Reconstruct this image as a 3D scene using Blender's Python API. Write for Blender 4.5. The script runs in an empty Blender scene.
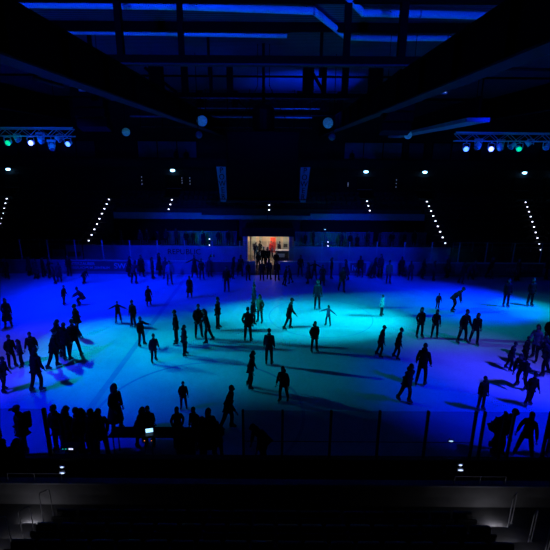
import bpy, bmesh, math, random
from mathutils import Vector, Matrix, Quaternion
random.seed(7)
SC = bpy.context.scene
C = SC.collection
PI = math.pi
R = math.radians

# ---------------------------------------------------------------- camera
H = 10.3; TH = R(16.0); ROLL = R(0.4); F = 420.0
fw = Vector((0, math.cos(TH), -math.sin(TH)))
up0 = Vector((0, math.sin(TH), math.cos(TH))); rt0 = Vector((1, 0, 0))
rt = rt0*math.cos(ROLL) + up0*math.sin(ROLL)
up = up0*math.cos(ROLL) - rt0*math.sin(ROLL)
CAM = Vector((0, 0, H))
cd = bpy.data.cameras.new('camera'); cam = bpy.data.objects.new('camera', cd); C.objects.link(cam)
M = Matrix((rt, up, -fw)).transposed().to_4x4(); M.translation = CAM
cam.matrix_world = M
cd.sensor_width = 36; cd.lens = F/550*36; cd.clip_start = .1; cd.clip_end = 300
SC.camera = cam

def ray(x, y): return fw + rt*((x-275)/F) + up*((275-y)/F)
def atz(x, y, z=0.0):
    d = ray(x, y); t = (z-H)/d.z; return CAM + d*t
def aty(x, y, Y):
    d = ray(x, y); t = Y/d.y; return CAM + d*t
def xat(px, Y, z):           # world X of pixel column px at depth Y, height z
    dz = z-H
    zc = Y*fw.y + dz*fw.z
    return (px-275)/F*zc

# ---------------------------------------------------------------- materials
def mat(name, col, rough=.6, metal=0., var=.12, scale=6., emit=None, es=0., spec=.4, bump=0., stripe=None):
    m = bpy.data.materials.new(name); m.use_nodes = True
    nt = m.node_tree; N = nt.nodes; L = nt.links
    b = N['Principled BSDF']
    b.inputs['Roughness'].default_value = rough; b.inputs['Metallic'].default_value = metal
    b.inputs['Specular IOR Level'].default_value = spec
    tc = N.new('ShaderNodeTexCoord'); no = N.new('ShaderNodeTexNoise'); no.inputs['Scale'].default_value = scale
    no.inputs['Detail'].default_value = 4
    L.new(tc.outputs['Object'], no.inputs['Vector'])
    cr = N.new('ShaderNodeValToRGB')
    cr.color_ramp.elements[0].position = .3; cr.color_ramp.elements[1].position = .7
    cr.color_ramp.elements[0].color = [c*(1-var) for c in col]+[1]
    cr.color_ramp.elements[1].color = [min(1, c*(1+var)) for c in col]+[1]
    L.new(no.outputs['Fac'], cr.inputs['Fac']); L.new(cr.outputs['Color'], b.inputs['Base Color'])
    if emit:
        b.inputs['Emission Color'].default_value = list(emit)+[1]; b.inputs['Emission Strength'].default_value = es
    if bump or stripe:
        bp = N.new('ShaderNodeBump'); bp.inputs['Strength'].default_value = bump or 1.
        bp.inputs['Distance'].default_value = .05
        if stripe:
            w = N.new('ShaderNodeTexWave'); w.bands_direction = stripe[0]; w.inputs['Scale'].default_value = stripe[1]
            L.new(tc.outputs['Object'], w.inputs['Vector']); L.new(w.outputs['Fac'], bp.inputs['Height'])
        else: L.new(no.outputs['Fac'], bp.inputs['Height'])
        L.new(bp.outputs['Normal'], b.inputs['Normal'])
    return m

MT = dict(
 roof=mat('corrugated_roof', (.045,.055,.08), .5, 0, .15, 1.5, stripe=('Y', 1.1)),
 steel=mat('black_steel', (.002,.002,.0025), .8, 0, .2, 3, spec=.03),
 flange=mat('grey_steel_flange', (.028,.028,.034), .6, 0, .2, 2, spec=.15),
 pipe=mat('galvanised_duct', (.8,.8,.82), .45, 0, .06, 3),
 truss=mat('aluminium_truss', (.45,.46,.48), .4, .3, .1, 6),
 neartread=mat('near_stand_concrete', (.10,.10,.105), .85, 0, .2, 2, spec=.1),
 conc=mat('concrete', (.11,.11,.115), .85, 0, .18, 2, bump=.15, spec=.15),
 wall=mat('dark_painted_wall', (.018,.018,.021), .8, 0, .2, 1.2, spec=.1),
 black=mat('black_paint', (.006,.006,.007), .75, 0, .2, 4, spec=.1),
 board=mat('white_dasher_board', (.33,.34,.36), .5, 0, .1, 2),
 ad_dark=mat('dark_advertising_board', (.05,.052,.07), .5, 0, .1, 2),
 ad_mid=mat('mid_advertising_board', (.16,.165,.2), .5, 0, .1, 2),
 ad_light=mat('white_lettering', (.55,.55,.58), .6, 0, .03, 2),
 parapet=mat('pale_parapet', (.36,.37,.40), .6, 0, .12, 1.5),
 boardback=mat('dark_board_back', (.02,.02,.026), .6, 0, .2, 2),
 seat=mat('dark_plastic_seat', (.022,.023,.03), .5, 0, .2, 3),
 seat2=mat('black_plastic_seat', (.012,.012,.016), .5, 0, .2, 3),
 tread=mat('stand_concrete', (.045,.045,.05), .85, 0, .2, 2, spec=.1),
 rail=mat('painted_handrail', (.3,.3,.33), .4, .2, .1, 5),
 railw=mat('pale_handrail', (.28,.29,.31), .4, .2, .1, 5),
 post=mat('black_glass_post', (.012,.012,.014), .5, .1, .1, 5),
 line=mat('ice_paint_line', (.30,.42,.60), .5, 0, .05, 3),
 skin=mat('skin', (.16,.10,.075), .6, 0, .06, 20),
 hair=mat('dark_hair', (.01,.008,.007), .7, 0, .2, 30),
 cloth=mat('black_cloth', (.010,.010,.012), .9, 0, .25, 12, spec=.05),
 cloth2=mat('charcoal_cloth', (.028,.028,.032), .9, 0, .25, 12, spec=.05),
 cloth3=mat('navy_cloth', (.018,.022,.04), .9, 0, .25, 12, spec=.05),
 clothw=mat('white_cloth', (.45,.5,.48), .9, 0, .1, 12, spec=.05),
 clothm=mat('pale_blue_cloth', (.13,.14,.22), .9, 0, .15, 12, spec=.05),
 clothr=mat('red_cloth', (.6,.03,.02), .9, 0, .1, 12, spec=.05),
 clothg=mat('green_cloth', (.04,.12,.07), .9, 0, .1, 12, spec=.05),
 boot=mat('black_skate_boot', (.012,.012,.013), .5, 0, .1, 12),
 blade=mat('steel_blade', (.4,.4,.42), .3, .8, .05, 20),
 warm=mat('warm_foyer_wall', (.62,.52,.42), .8, 0, .12, 1.3),
 foyerfloor=mat('foyer_floor', (.25,.2,.16), .6, 0, .15, 2),
 panel=mat('sign_panel', (.16,.30,.42), .5, 0, .06, 5),
 teal=mat('teal_curtain', (.07,.16,.15), .8, 0, .3, 1.4),
 screen=mat('black_screen', (.002,.002,.003), .5, 0, .1, 4, spec=.05),
 lens_w=mat('step_lens', (.8,.8,.9), .4, 0, 0, 3, emit=(.72,.74,1.0), es=3.5),
 lens_c=mat('cyan_lamp_lens', (.6,.8,.9), .4, 0, 0, 3, emit=(.25,.62,1.0), es=9),
 lens_b=mat('blue_stage_lens', (.5,.5,.9), .4, 0, 0, 3, emit=(.16,.2,1.0), es=6),
 lens_g=mat('green_stage_lens', (.3,.8,.5), .4, 0, 0, 3, emit=(.0,.9,.25), es=1),
 lens_off=mat('glass_lens', (.10,.16,.22), .15, .2, .2, 12),
 lens_dim=mat('pale_disc_lens', (.35,.5,.6), .5, 0, .3, 9, emit=(.05,.35,.5), es=.09),
 phone=mat('lit_screen', (.5,.6,.7), .4, 0, .1, 30, emit=(.30,.62,1.0), es=2),
 warm_led=mat('orange_led', (.5,.2,.1), .4, 0, 0, 3, emit=(1,.25,.06), es=1.2),
 green_led=mat('green_led', (.1,.5,.2), .4, 0, 0, 3, emit=(.0,.6,.15), es=.35),
 foyerlamp=mat('foyer_lamp', (.9,.8,.7), .4, 0, 0, 3, emit=(1,.8,.5), es=3),
 tred=mat('red_banner', (.7,.06,.03), .7, 0, .1, 4),
)
# ice
def ice():
    m = bpy.data.materials.new('skated_ice'); m.use_nodes = True
    nt = m.node_tree; N = nt.nodes; L = nt.links; b = N['Principled BSDF']
    tc = N.new('ShaderNodeTexCoord')
    n1 = N.new('ShaderNodeTexNoise'); n1.inputs['Scale'].default_value = .35; n1.inputs['Detail'].default_value = 8; n1.inputs['Distortion'].default_value = 1.2
    n2 = N.new('ShaderNodeTexNoise'); n2.inputs['Scale'].default_value = 7; n2.inputs['Detail'].default_value = 5; n2.inputs['Distortion'].default_value = 2.
    L.new(tc.outputs['Object'], n1.inputs['Vector']); L.new(tc.outputs['Object'], n2.inputs['Vector'])
    c1 = N.new('ShaderNodeValToRGB'); c1.color_ramp.elements[0].position = .3; c1.color_ramp.elements[1].position = .7
    c1.color_ramp.elements[0].color = (.62,.66,.68,1); c1.color_ramp.elements[1].color = (.82,.84,.86,1)
    c2 = N.new('ShaderNodeValToRGB'); c2.color_ramp.elements[0].position = .35; c2.color_ramp.elements[1].position = .65
    c2.color_ramp.elements[0].color = (.86,.86,.86,1); c2.color_ramp.elements[1].color = (1,1,1,1)
    mx = N.new('ShaderNodeMix'); mx.data_type = 'RGBA'; mx.blend_type = 'MULTIPLY'; mx.inputs[0].default_value = 1
    L.new(n1.outputs['Fac'], c1.inputs['Fac']); L.new(n2.outputs['Fac'], c2.inputs['Fac'])
    L.new(c1.outputs['Color'], mx.inputs[6]); L.new(c2.outputs['Color'], mx.inputs[7]); L.new(mx.outputs[2], b.inputs['Base Color'])
    b.inputs['Roughness'].default_value = .55; b.inputs['Specular IOR Level'].default_value = .22
    bp = N.new('ShaderNodeBump'); bp.inputs['Strength'].default_value = .15; bp.inputs['Distance'].default_value = .02
    L.new(n2.outputs['Fac'], bp.inputs['Height']); L.new(bp.outputs['Normal'], b.inputs['Normal'])
    return m
MT['ice'] = ice()
def glass(name, tint, refl):
    m = bpy.data.materials.new(name); m.use_nodes = True
    nt = m.node_tree; N = nt.nodes; L = nt.links; N.remove(N['Principled BSDF'])
    t = N.new('ShaderNodeBsdfTransparent'); t.inputs[0].default_value = tint+(1,)
    g = N.new('ShaderNodeBsdfGlossy'); g.inputs['Roughness'].default_value = .15; g.inputs['Color'].default_value = (.6,.7,.8,1)
    fr = N.new('ShaderNodeFresnel'); fr.inputs[0].default_value = refl
    mx = N.new('ShaderNodeMixShader'); L.new(fr.outputs[0], mx.inputs[0]); L.new(t.outputs[0], mx.inputs[1]); L.new(g.outputs[0], mx.inputs[2])
    L.new(mx.outputs[0], N['Material Output'].inputs['Surface'])
    return m
MT['glass'] = glass('barrier_glass', (.74,.76,.80), 1.25)
MT['glass_far'] = glass('far_barrier_glass', (.86,.88,.9), 1.3)

KID = {}     # parts of each thing, by name
# ---------------------------------------------------------------- mesh building
class MB:
    def __init__(s): s.bm = bmesh.new()
    def box(s, a, b, bev=0., rot=None, piv=None):
        g = bmesh.ops.create_cube(s.bm, size=1)['verts']
        a = Vector(a); b = Vector(b); c = (a+b)/2; d = b-a
        for v in g: v.co = Vector((v.co.x*d.x, v.co.y*d.y, v.co.z*d.z)) + c
        if bev:
            es = list({e for v in g for e in v.link_edges})
            r_ = bmesh.ops.bevel(s.bm, geom=es, offset=bev, segments=2, affect='EDGES', profile=.5)
            g = list({v for f in r_['faces'] for v in f.verts} | {v for v in g if v.is_valid})
        if rot is not None:
            p = Vector(piv) if piv is not None else c
            for v in g: v.co = rot @ (v.co-p) + p
        return s
    def tube(s, pts, r, n=8, cap=True):
        pts = [Vector(p) for p in pts]; rs = r if isinstance(r, (list, tuple)) else [r]*len(pts)
        rings = []
        ref = None
        for i, p in enumerate(pts):
            if i == 0: t = pts[1]-p
            elif i == len(pts)-1: t = p-pts[i-1]
            else: t = (pts[i+1]-p).normalized()+(p-pts[i-1]).normalized()
            t.normalize()
            if ref is None:
                ref = Vector((0,0,1)) if abs(t.z) < .9 else Vector((1,0,0))
            u = t.cross(ref).normalized(); w = u.cross(t).normalized(); ref = w
            rings.append([s.bm.verts.new(p+(u*math.cos(2*PI*k/n)+w*math.sin(2*PI*k/n))*rs[i]) for k in range(n)])
        for A, B in zip(rings, rings[1:]):
            for k in range(n): s.bm.faces.new((A[k], A[(k+1) % n], B[(k+1) % n], B[k]))
        if cap:
            s.bm.faces.new(rings[0][::-1]); s.bm.faces.new(rings[-1])
        return s
    def lathe(s, prof, c=(0,0,0), n=16, axis=None):
        c = Vector(c); q = Vector((0,0,1)).rotation_difference(Vector(axis)) if axis is not None else Quaternion()
        rings = []
        for r, z in prof:
            rings.append([s.bm.verts.new(c + q @ Vector((r*math.cos(2*PI*k/n), r*math.sin(2*PI*k/n), z))) for k in range(n)])
        for A, B in zip(rings, rings[1:]):
            for k in range(n): s.bm.faces.new((A[k], A[(k+1) % n], B[(k+1) % n], B[k]))
        s.bm.faces.new(rings[0][::-1]); s.bm.faces.new(rings[-1])
        return s
    def prism(s, poly, d, o=(0,0,0)):     # poly list of 3D points, extruded by vector d
        A = [s.bm.verts.new(Vector(p)+Vector(o)) for p in poly]; B = [s.bm.verts.new(Vector(p)+Vector(o)+Vector(d)) for p in poly]
        s.bm.faces.new(A[::-1]); s.bm.faces.new(B); n = len(A)
        for k in range(n): s.bm.faces.new((A[k], A[(k+1) % n], B[(k+1) % n], B[k]))
        return s
    def ell(s, c, r, seg=12, rings=8, fn=None):
        g = bmesh.ops.create_uvsphere(s.bm, u_segments=seg, v_segments=rings, radius=1)['verts']
        for v in g:
            p = Vector((v.co.x*r[0], v.co.y*r[1], v.co.z*r[2]))
            if fn: p = fn(p)
            v.co = p + Vector(c)
        return s
    def add(s, me):
        s.bm.from_mesh(me); return s
    def mesh(s, name, m, smooth=False):
        me = bpy.data.meshes.new(name)
        bmesh.ops.recalc_face_normals(s.bm, faces=s.bm.faces); s.bm.to_mesh(me); s.bm.free()
        me.materials.append(m)
        if smooth: me.polygons.foreach_set('use_smooth', [True]*len(me.polygons))
        return me
    def build(s, name, m, parent=None, loc=(0,0,0), rz=0., smooth=False):
        return link(name, s.mesh(name, m, smooth), parent, loc, rz)
def link(name, me, parent=None, loc=(0,0,0), rz=0.):
    o = bpy.data.objects.new(name, me); C.objects.link(o); o.location = loc; o.rotation_euler.z = rz
    if parent:
        o.parent = parent; KID.setdefault(parent.name, []).append(o)
    return o
def tag(o, label, cat=None, group=None, kind=None):
    o['label'] = label
    if cat: o['category'] = cat
    if group: o['group'] = group
    if kind: o['kind'] = kind
    return o
def thing(name, label, cat, loc=(0,0,0), rz=0., group=None):
    o = bpy.data.objects.new(name, None); C.objects.link(o); o.location = loc; o.rotation_euler.z = rz
    o.empty_display_size = .1
    return tag(o, label, cat, group)
def struct(name, mb, m, label=None):
    o = mb.build(name, m); o['kind'] = 'structure'
    if label: o['label'] = label
    return o
def copy_tree(o, parent=None):
    c = o.copy(); C.objects.link(c); c.parent = parent
    if parent is not None: KID.setdefault(parent.name, []).append(c)
    for ch in list(KID.get(o.name, [])): copy_tree(ch, c)
    return c
ORD = ['first','second','third','fourth','fifth','sixth','seventh','eighth','ninth','tenth','eleventh','twelfth','thirteenth','fourteenth','fifteenth','sixteenth','seventeenth','eighteenth','nineteenth','twentieth']
def ordn(i, n): # i from 0
    return ORD[i] if i < len(ORD) else None
def text_mesh(txt, size, m, ext=.01, stack=False):
    cu = bpy.data.curves.new('t', 'FONT'); cu.body = '\n'.join(txt) if stack else txt
    cu.size = size; cu.extrude = ext; cu.align_x = 'CENTER'; cu.align_y = 'CENTER'
    if stack: cu.space_line = .82
    o = bpy.data.objects.new('t', cu); C.objects.link(o); dg = bpy.context.evaluated_depsgraph_get()
    me = bpy.data.meshes.new_from_object(o.evaluated_get(dg)); bpy.data.objects.remove(o)
    me.materials.clear(); me.materials.append(m); return me

X0 = -0.7      # rink centre line
NY = 11.24; FY = 35.9   # near and far boards
MT['lens_dim2'] = mat('dim_marker_bulb', (.4,.45,.5), .4, 0, 0, 3, emit=(.4,.5,.9), es=.25)
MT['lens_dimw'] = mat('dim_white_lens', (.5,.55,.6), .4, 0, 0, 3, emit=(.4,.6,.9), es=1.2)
MT['lens_b2'] = mat('blue_stage_lens_small', (.5,.5,.9), .4, 0, 0, 3, emit=(.08,.2,1.0), es=3.5)
MT['lens_w2'] = mat('small_white_lens', (.5,.55,.6), .4, 0, 0, 3, emit=(.5,.65,1), es=1.8)
MT['lens_step'] = mat('warm_step_lens', (.7,.7,.65), .4, 0, 0, 3, emit=(.9,.9,1.), es=.6)
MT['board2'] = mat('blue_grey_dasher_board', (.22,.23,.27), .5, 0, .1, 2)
MT['parapet2'] = mat('dark_coping', (.14,.15,.2), .5, 0, .2, 3)
MT['phone2'] = mat('lit_display', (.5,.6,.7), .4, 0, .1, 30, emit=(.6,.62,.9), es=1.5)
MT['green_led2'] = mat('green_display_light', (.1,.5,.3), .4, 0, 0, 3, emit=(.0,.5,.3), es=1.5)
MT['beam_blue'] = mat('grey_beam', (.22,.22,.24), .6, 0, .2, 2)
V3 = lambda *a: Vector(a)
# ================================================================ SETTING
FZ = 0.0
struct('floor', MB().box((-34, NY+.06, -.2), (34, FY, 0)), MT['ice'], 'white skated ice of the rink lit blue and cyan')
def ring(cx, cy, r, w, a0=0, a1=2*PI, n=96):
    mb = MB(); vs = []
    for k in range(n+1):
        a = a0+(a1-a0)*k/n
        vs.append((mb.bm.verts.new((cx+(r-w/2)*math.cos(a), cy+(r-w/2)*math.sin(a), .004)), mb.bm.verts.new((cx+(r+w/2)*math.cos(a), cy+(r+w/2)*math.sin(a), .004))))
    for p, q in zip(vs, vs[1:]): mb.bm.faces.new((p[0], p[1], q[1], q[0]))
    return mb
cc = atz(200, 412)
struct('floor_circle_line', ring(cc.x, cc.y, 4.3, .14), MT['line'], 'painted circle line on the ice')
cc2 = atz(322, 322)
struct('floor_circle_line', ring(cc2.x, cc2.y+1.0, 3.4, .05), MT['line'], 'thin painted circle on the ice near the middle')
lx = atz(118, 370).x
struct('floor_blue_line', MB().box((lx-.15, NY+.2, .001), (lx+.15, FY-.1, .004)), MT['line'], 'painted line across the ice')
lx2 = atz(430, 370).x+1.2
struct('floor_walkway', MB().box((-34, 8.9, -.2), (34, NY-.1, 0)), MT['tread'], 'dark walkway behind the near boards')
struct('floor_far_walkway', MB().box((-42, FY+.14, -.2), (42, 39.4, 0)), MT['tread'], 'dark walkway behind the far boards')

# roof and walls
struct('ceiling', MB().box((-43, -3, 16), (43, 52, 16.15)), MT['roof'], 'corrugated metal roof washed in blue light')
struct('wall_back', MB().box((-43, 51, 0), (43, 51.3, 16)), MT['wall'])
struct('wall_left', MB().box((-43.3, -3, 0), (-43, 51.3, 16)), MT['wall'])
struct('wall_right', MB().box((43, -3, 0), (43.3, 51.3, 16)), MT['wall'])

# ---- far stand: ten stepped rows, outer blocks full height, the centre only the top rows
SY, SZ, DY, DZ = 41.0, 1.48, .86, .43
XL, XR = X0-17.2, X0+17.2
def steps(mb, xa, xb, r0, r1):
    for i in range(r0, r1): mb.box((xa, SY+DY*i, 0), (xb, SY+DY*(i+1), SZ+DZ*i))
    return mb
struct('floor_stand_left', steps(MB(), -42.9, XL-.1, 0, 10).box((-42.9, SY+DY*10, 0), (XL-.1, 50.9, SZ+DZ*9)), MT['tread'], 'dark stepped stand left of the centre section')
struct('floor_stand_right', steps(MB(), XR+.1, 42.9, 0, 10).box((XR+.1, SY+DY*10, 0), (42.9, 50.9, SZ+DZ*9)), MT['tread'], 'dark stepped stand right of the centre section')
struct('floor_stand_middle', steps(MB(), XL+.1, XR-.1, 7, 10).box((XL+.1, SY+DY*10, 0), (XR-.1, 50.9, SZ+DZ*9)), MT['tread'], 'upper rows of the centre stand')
struct('wall_stand_parapet_left', MB().box((XL-.05, 46.55, 3.35), (X0-7.5, 46.75, 4.05)).box((X0-7.5,46.55,3.35),(X0-.2,46.75,3.8)), MT['parapet'], 'pale parapet under the upper centre rows, left half')
struct('wall_stand_parapet_right', MB().box((X0+4.6, 46.55, 3.35), (XR+.05, 46.75, 4.05)).box((X0-.15,46.55,3.35),(X0+4.55,46.75,3.8)), MT['parapet'], 'pale parapet under the upper centre rows, right half')
TXa, TXb = -2.62, 1.30       # tunnel opening
struct('floor_terrace_left', MB().box((XL, 39.75, 0), (TXa-.55, 46.5, 1.0)), MT['tread'], 'low terrace left of the bright entrance')
struct('floor_terrace_right', MB().box((TXb+.55, 39.75, 0), (XR, 46.5, 1.0)), MT['tread'], 'low terrace right of the bright entrance')
struct('wall_front_left', MB().box((XL-.6, 39.55, .0), (TXa-.3, 39.72, 1.76), .02).box((XL-.6,39.53,1.7),(TXa-.3,39.74,1.8)), MT['parapet'], 'pale wall in front of the terrace left of the entrance')
struct('wall_front_right', MB().box((TXb+.3, 39.55, .0), (XR+.4, 39.72, 1.76), .02).box((TXb+.3,39.53,1.7),(XR+.4,39.74,1.8)), MT['parapet'], 'pale wall in front of the terrace right of the entrance')
struct('wall_front_outer_left', MB().box((-42.9, 39.95, 0), (XL-.7, 40.1, 1.35)), MT['wall'], 'dark low wall in front of the left stand')
struct('wall_front_outer_right', MB().box((XR+.5, 39.95, 0), (42.9, 40.1, 1.35)), MT['wall'], 'dark low wall in front of the right stand')
struct('wall_recess_left', MB().box((XL, 46.3, 1.0), (TXa-1.6, 46.5, 3.35)), MT['black'], 'dark rear wall of the left terrace')
struct('wall_recess_right', MB().box((TXb+1.6, 46.3, 1.0), (XR, 46.5, 3.35)), MT['black'], 'dark rear wall of the right terrace')
for a, b_, l in ((aty(168,240,44).x, aty(236,240,44).x, 'teal curtain hanging behind the terrace left of the entrance'), (aty(296,240,44).x, aty(372,240,44).x, 'teal curtain hanging behind the terrace right of the entrance'), (aty(382,240,44).x, aty(425,240,44).x, 'teal curtain hanging at the right end of the terrace')):
    mb = MB(); n = int((b_-a)/.22); pts = []
    top = [(a+.11*k*(b_-a)/(.11*2*n), 44.0+(.05 if k % 2 else -.05)) for k in range(2*n+1)]
    v0 = [mb.bm.verts.new((x, y, 1.0)) for x, y in top]; v1 = [mb.bm.verts.new((x, y, 2.35)) for x, y in top]
    v2 = [mb.bm.verts.new((x, y+.03, 1.0)) for x, y in top]; v3 = [mb.bm.verts.new((x, y+.03, 2.35)) for x, y in top]
    for k in range(2*n):
        mb.bm.faces.new((v0[k], v0[k+1], v1[k+1], v1[k])); mb.bm.faces.new((v2[k], v3[k], v3[k+1], v2[k+1])); mb.bm.faces.new((v1[k], v1[k+1], v3[k+1], v3[k]))
    o = mb.build('curtain', MT['teal']); tag(o, l, 'curtain')
    MBr = MB().tube([(a-.1, 44.0, 2.42), (b_+.1, 44.0, 2.42)], .03); MBr.build('curtain_rail', MT['rail'], o)
    MB().tube([(a-.06, 44.0, 1.0), (a-.06, 44.0, 2.42)], .025).build('post', MT['rail'], o); MB().tube([(b_+.06, 44.0, 1.0), (b_+.06, 44.0, 2.42)], .025).build('post', MT['rail'], o)
# bright foyer behind the entrance
struct('wall_entrance_head', MB().box((TXa-.55, 39.5, 2.78), (TXb+.55, 46.5, 3.0)).box((TXa-.55, 39.5, 3.0), (TXb+.55, 39.65, 3.6)), MT['wall'], 'dark panel above the bright entrance')
struct('trim_1', MB().box((TXa-.3, 39.45, 0), (TXa-.02, 39.75, 2.78), .01), MT['parapet'], 'pale post left of the bright entrance')
struct('trim_2', MB().box((TXb+.02, 39.45, 0), (TXb+.3, 39.75, 2.78), .01), MT['parapet'], 'pale post right of the bright entrance')
struct('wall_foyer_back', MB().box((TXa-.4, 43.4, 0), (TXb+.4, 43.6, 2.78)), MT['warm'], 'warm lit rear wall inside the entrance')
struct('wall_foyer_left', MB().box((TXa-.5, 39.8, 0), (TXa-.3, 43.4, 2.78)), MT['warm'])
struct('wall_foyer_right', MB().box((TXb+.3, 39.8, 0), (TXb+.5, 43.4, 2.78)), MT['warm'])
struct('floor_foyer', MB().box((TXa-.3, 39.42, -.1), (TXb+.3, 43.4, .01)), MT['foyerfloor'])
for i, px in enumerate((250, 262, 271, 286)):
    x = aty(px, 240, 41.9).x
    o = thing('ceiling_light', ['leftmost','second','third','rightmost'][i]+' warm ceiling light inside the bright entrance', 'ceiling light', (x, 41.6, 2.78), 0, 'ceiling lights in the entrance')
    MB().box((-.28, -.28, -.06), (.28, .28, 0), .01).build('frame', MT['rail'], o); MB().box((-.24, -.24, -.08), (.24, .24, -.055)).build('diffuser', MT['foyerlamp'], o)
# contents of the foyer
def post_thing(px, y, w, label, m):
    x = aty(px, 245, y).x
    o = MB().lathe([(w*1.15, 0), (w*1.15, .06), (w, .09), (w, 2.6), (w*1.15, 2.68), (w*1.15, 2.77)], (x, y, .01), 14).build('pillar', MT[m]); tag(o, label, 'pillar')
post_thing(250.5, 40.6, .09, 'slim pale pillar at the left edge of the bright entrance', 'clothw')
post_thing(260.5, 43.0, .11, 'slim white pillar deeper inside the bright entrance', 'clothw')
for i, (pa, pb) in enumerate(((252, 256), (277, 280.5), (283, 288))):
    xa, xb = aty(pa, 245, 43.3).x, aty(pb, 245, 43.3).x
    ob = MB().box((xa, 43.34, .5), (xb, 43.39, 2.4), .01).build('wall_poster', MT['clothw']); tag(ob, 'white panel on the rear wall inside the entrance, '+['leftmost', 'middle', 'rightmost'][i]+' of three', 'poster')
    MB().box((xa+.05, 43.325, .9), (xb-.05, 43.34, 1.3)).build('dark_picture', MT['ad_dark'], ob)
x = aty(273, 245, 42.6).x
o = thing('banner_stand', 'red banner on a stand in the bright entrance', 'banner', (x, 42.6, .01))
MB().box((-.28, -.01, .5), (.28, .01, 2.1)).build('banner_cloth', MT['tred'], o); MB().tube([(0, .04, .02), (0, .04, 2.15)], .02).box((-.3, -.1, 0), (.3, .12, .03)).build('frame', MT['rail'], o)
xa, xb = aty(277, 250, 41.2).x, aty(288, 250, 41.2).x
o = thing('counter', 'dark counter inside the right side of the bright entrance', 'counter', ((xa+xb)/2, 41.2, .01))
w = (xb-xa)/2+.15
MB().box((-w, -.3, 0), (w, .3, 1.05), .01).build('body', MT['boardback'], o); MB().box((-w-.04, -.34, 1.05), (w+.04, .34, 1.1), .01).build('worktop', MT['board'], o)
o = MB().box((-.35, -.03, 0), (.35, .03, .34), .015).build('notice_board', MT['clothw'], None, (aty(281, 258, 40.84).x, 40.84, .45)); tag(o, 'small white notice on the dark counter in the entrance', 'notice')

# doors, balcony and boxes high on the back wall
DOORX = [(-31.4, 'at the far left edge'), (X0-11.4, 'above the aisle left of the scoreboard'), (X0+11.3, 'above the aisle right of the scoreboard'), (X0+18.2, 'above the long right inner aisle'), (X0+29.9, 'above the outer right aisle'), (33.0, 'at the far right edge')]
for i, (dx, w) in enumerate(DOORX):
    z0 = SZ+DZ*9
    o = MB().box((dx-.95, 50.86, z0), (dx+.95, 50.98, z0+2.4)).box((dx-1.05, 50.84, z0+2.4), (dx+1.05, 50.98, z0+2.52)).build('door_%d' % (i+1), MT['black']); o['kind'] = 'structure'; o['label'] = 'dark exit door '+w
    MB().box((dx-.9, 50.82, z0+.98), (dx+.9, 50.86, z0+1.03)).build('push_bar', MT['rail'], o)
    L = thing('exit_lamp', 'small bright cyan lamp over the exit door '+w, 'lamp', (dx, 50.84, 8.42), 0, 'exit lamps on the back wall')
    MB().box((-.3, -.12, -.02), (.3, 0, .22), .03).build('housing', MT['rail'], L)
    MB().ell((0, -.13, 0), (.27, .1, .13)).build('lens', MT['lens_c'], L, smooth=True)
zb = 8.8
struct('floor_balcony', MB().box((-42.9, 49.2, zb), (42.9, 50.98, zb+.12)), MT['black'], 'dark balcony slab above the exit doors')
struct('wall_balcony_parapet', MB().box((-42.9, 49.1, zb), (42.9, 49.2, zb+.95)), MT['wall'], 'dark parapet of the upper balcony')
for i, (pa, pb) in enumerate(((-20, 96), (138, 197), (344, 402), (408, 424), (432, 470), (480, 560))):
    xa, xb = aty(pa, 153, 50.9).x, aty(pb, 153, 50.9).x
    o = MB().box((xa, 50.9, 9.9), (xb, 51, 11.7)).build('window_%d' % (i+1), MT['ad_mid'] if i in (1, 2) else MT['ad_dark']); o['kind'] = 'structure'
    f = MB(); n = max(1, round((xb-xa)/2.2))
    for k in range(n+1): f.box((xa+(xb-xa)*k/n-.05, 50.82, 9.85), (xa+(xb-xa)*k/n+.05, 50.9, 11.75))
    f.box((xa, 50.82, 11.68), (xb, 50.9, 11.78)); f.build('window_frame', MT['steel'], o)
# slim rods of little marker lights under the balcony
for px, y0, y1, dsc in ((142, 177, 184, 'left of the left exit door'), (182, 178, 183, 'just right of the left exit door'), (190, 178, 184, 'second one right of the left exit door'), (348, 183, 186, 'left of the right exit door'), (396, 180, 187, 'right of the right exit door')):
    p0 = aty(px, y1, 50.7); p1 = aty(px, y0, 50.7)
    o = thing('marker_light_strip', 'tiny vertical strip of dim marker lights '+dsc, 'light strip', (p0.x, 50.7, p0.z), 0, 'marker light strips on the back wall')
    MB().box((-.05, .05, -.1), (.05, .12, p1.z-p0.z+.1)).build('backing', MT['black'], o)
    n = 3
    for k in range(n): MB().ell((0, .03, (p1.z-p0.z)*k/(n-1)), (.05, .04, .07), 8, 6).build('bulb', MT['lens_dim2'] if 'lens_dim2' in MT else MT['lens_off'], o)

# ---- roof steelwork
def girder(x, label, y0=1.0, zb=13.9, h=2.04):
    o = thing('roof_girder', label, 'girder', (x, 0, zb))
    MB().box((-.1, y0, .06), (.1, 50.9, h)).build('web', MT['steel'], o)
    MB().box((-.28, y0, 0), (.28, 50.9, .06)).build('bottom_flange', MT['flange'], o)
    MB().box((-.28, y0, h-.01), (.28, 50.9, h+.05)).build('top_flange', MT['steel'], o)
    y = y0+.4
    while y < 50:
        MB().box((-.26, y, .06), (.26, y+.03, h-.01)).build('stiffener', MT['steel'], o); y += 2.9
for x, l in ((-6.05, 'huge black roof girder running away above the left side'), (5.2, 'huge black roof girder running away above the right side'), (22.3, 'roof girder with blue lit underside above the right lighting truss'), (-23.5, 'roof girder above the left lighting truss'), (35.5, 'outermost roof girder on the right'), (-36.5, 'outermost roof girder on the left')): girder(x, l, *((1.0, 12.28, 1.2) if abs(x) < 10 else ()))
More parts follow.
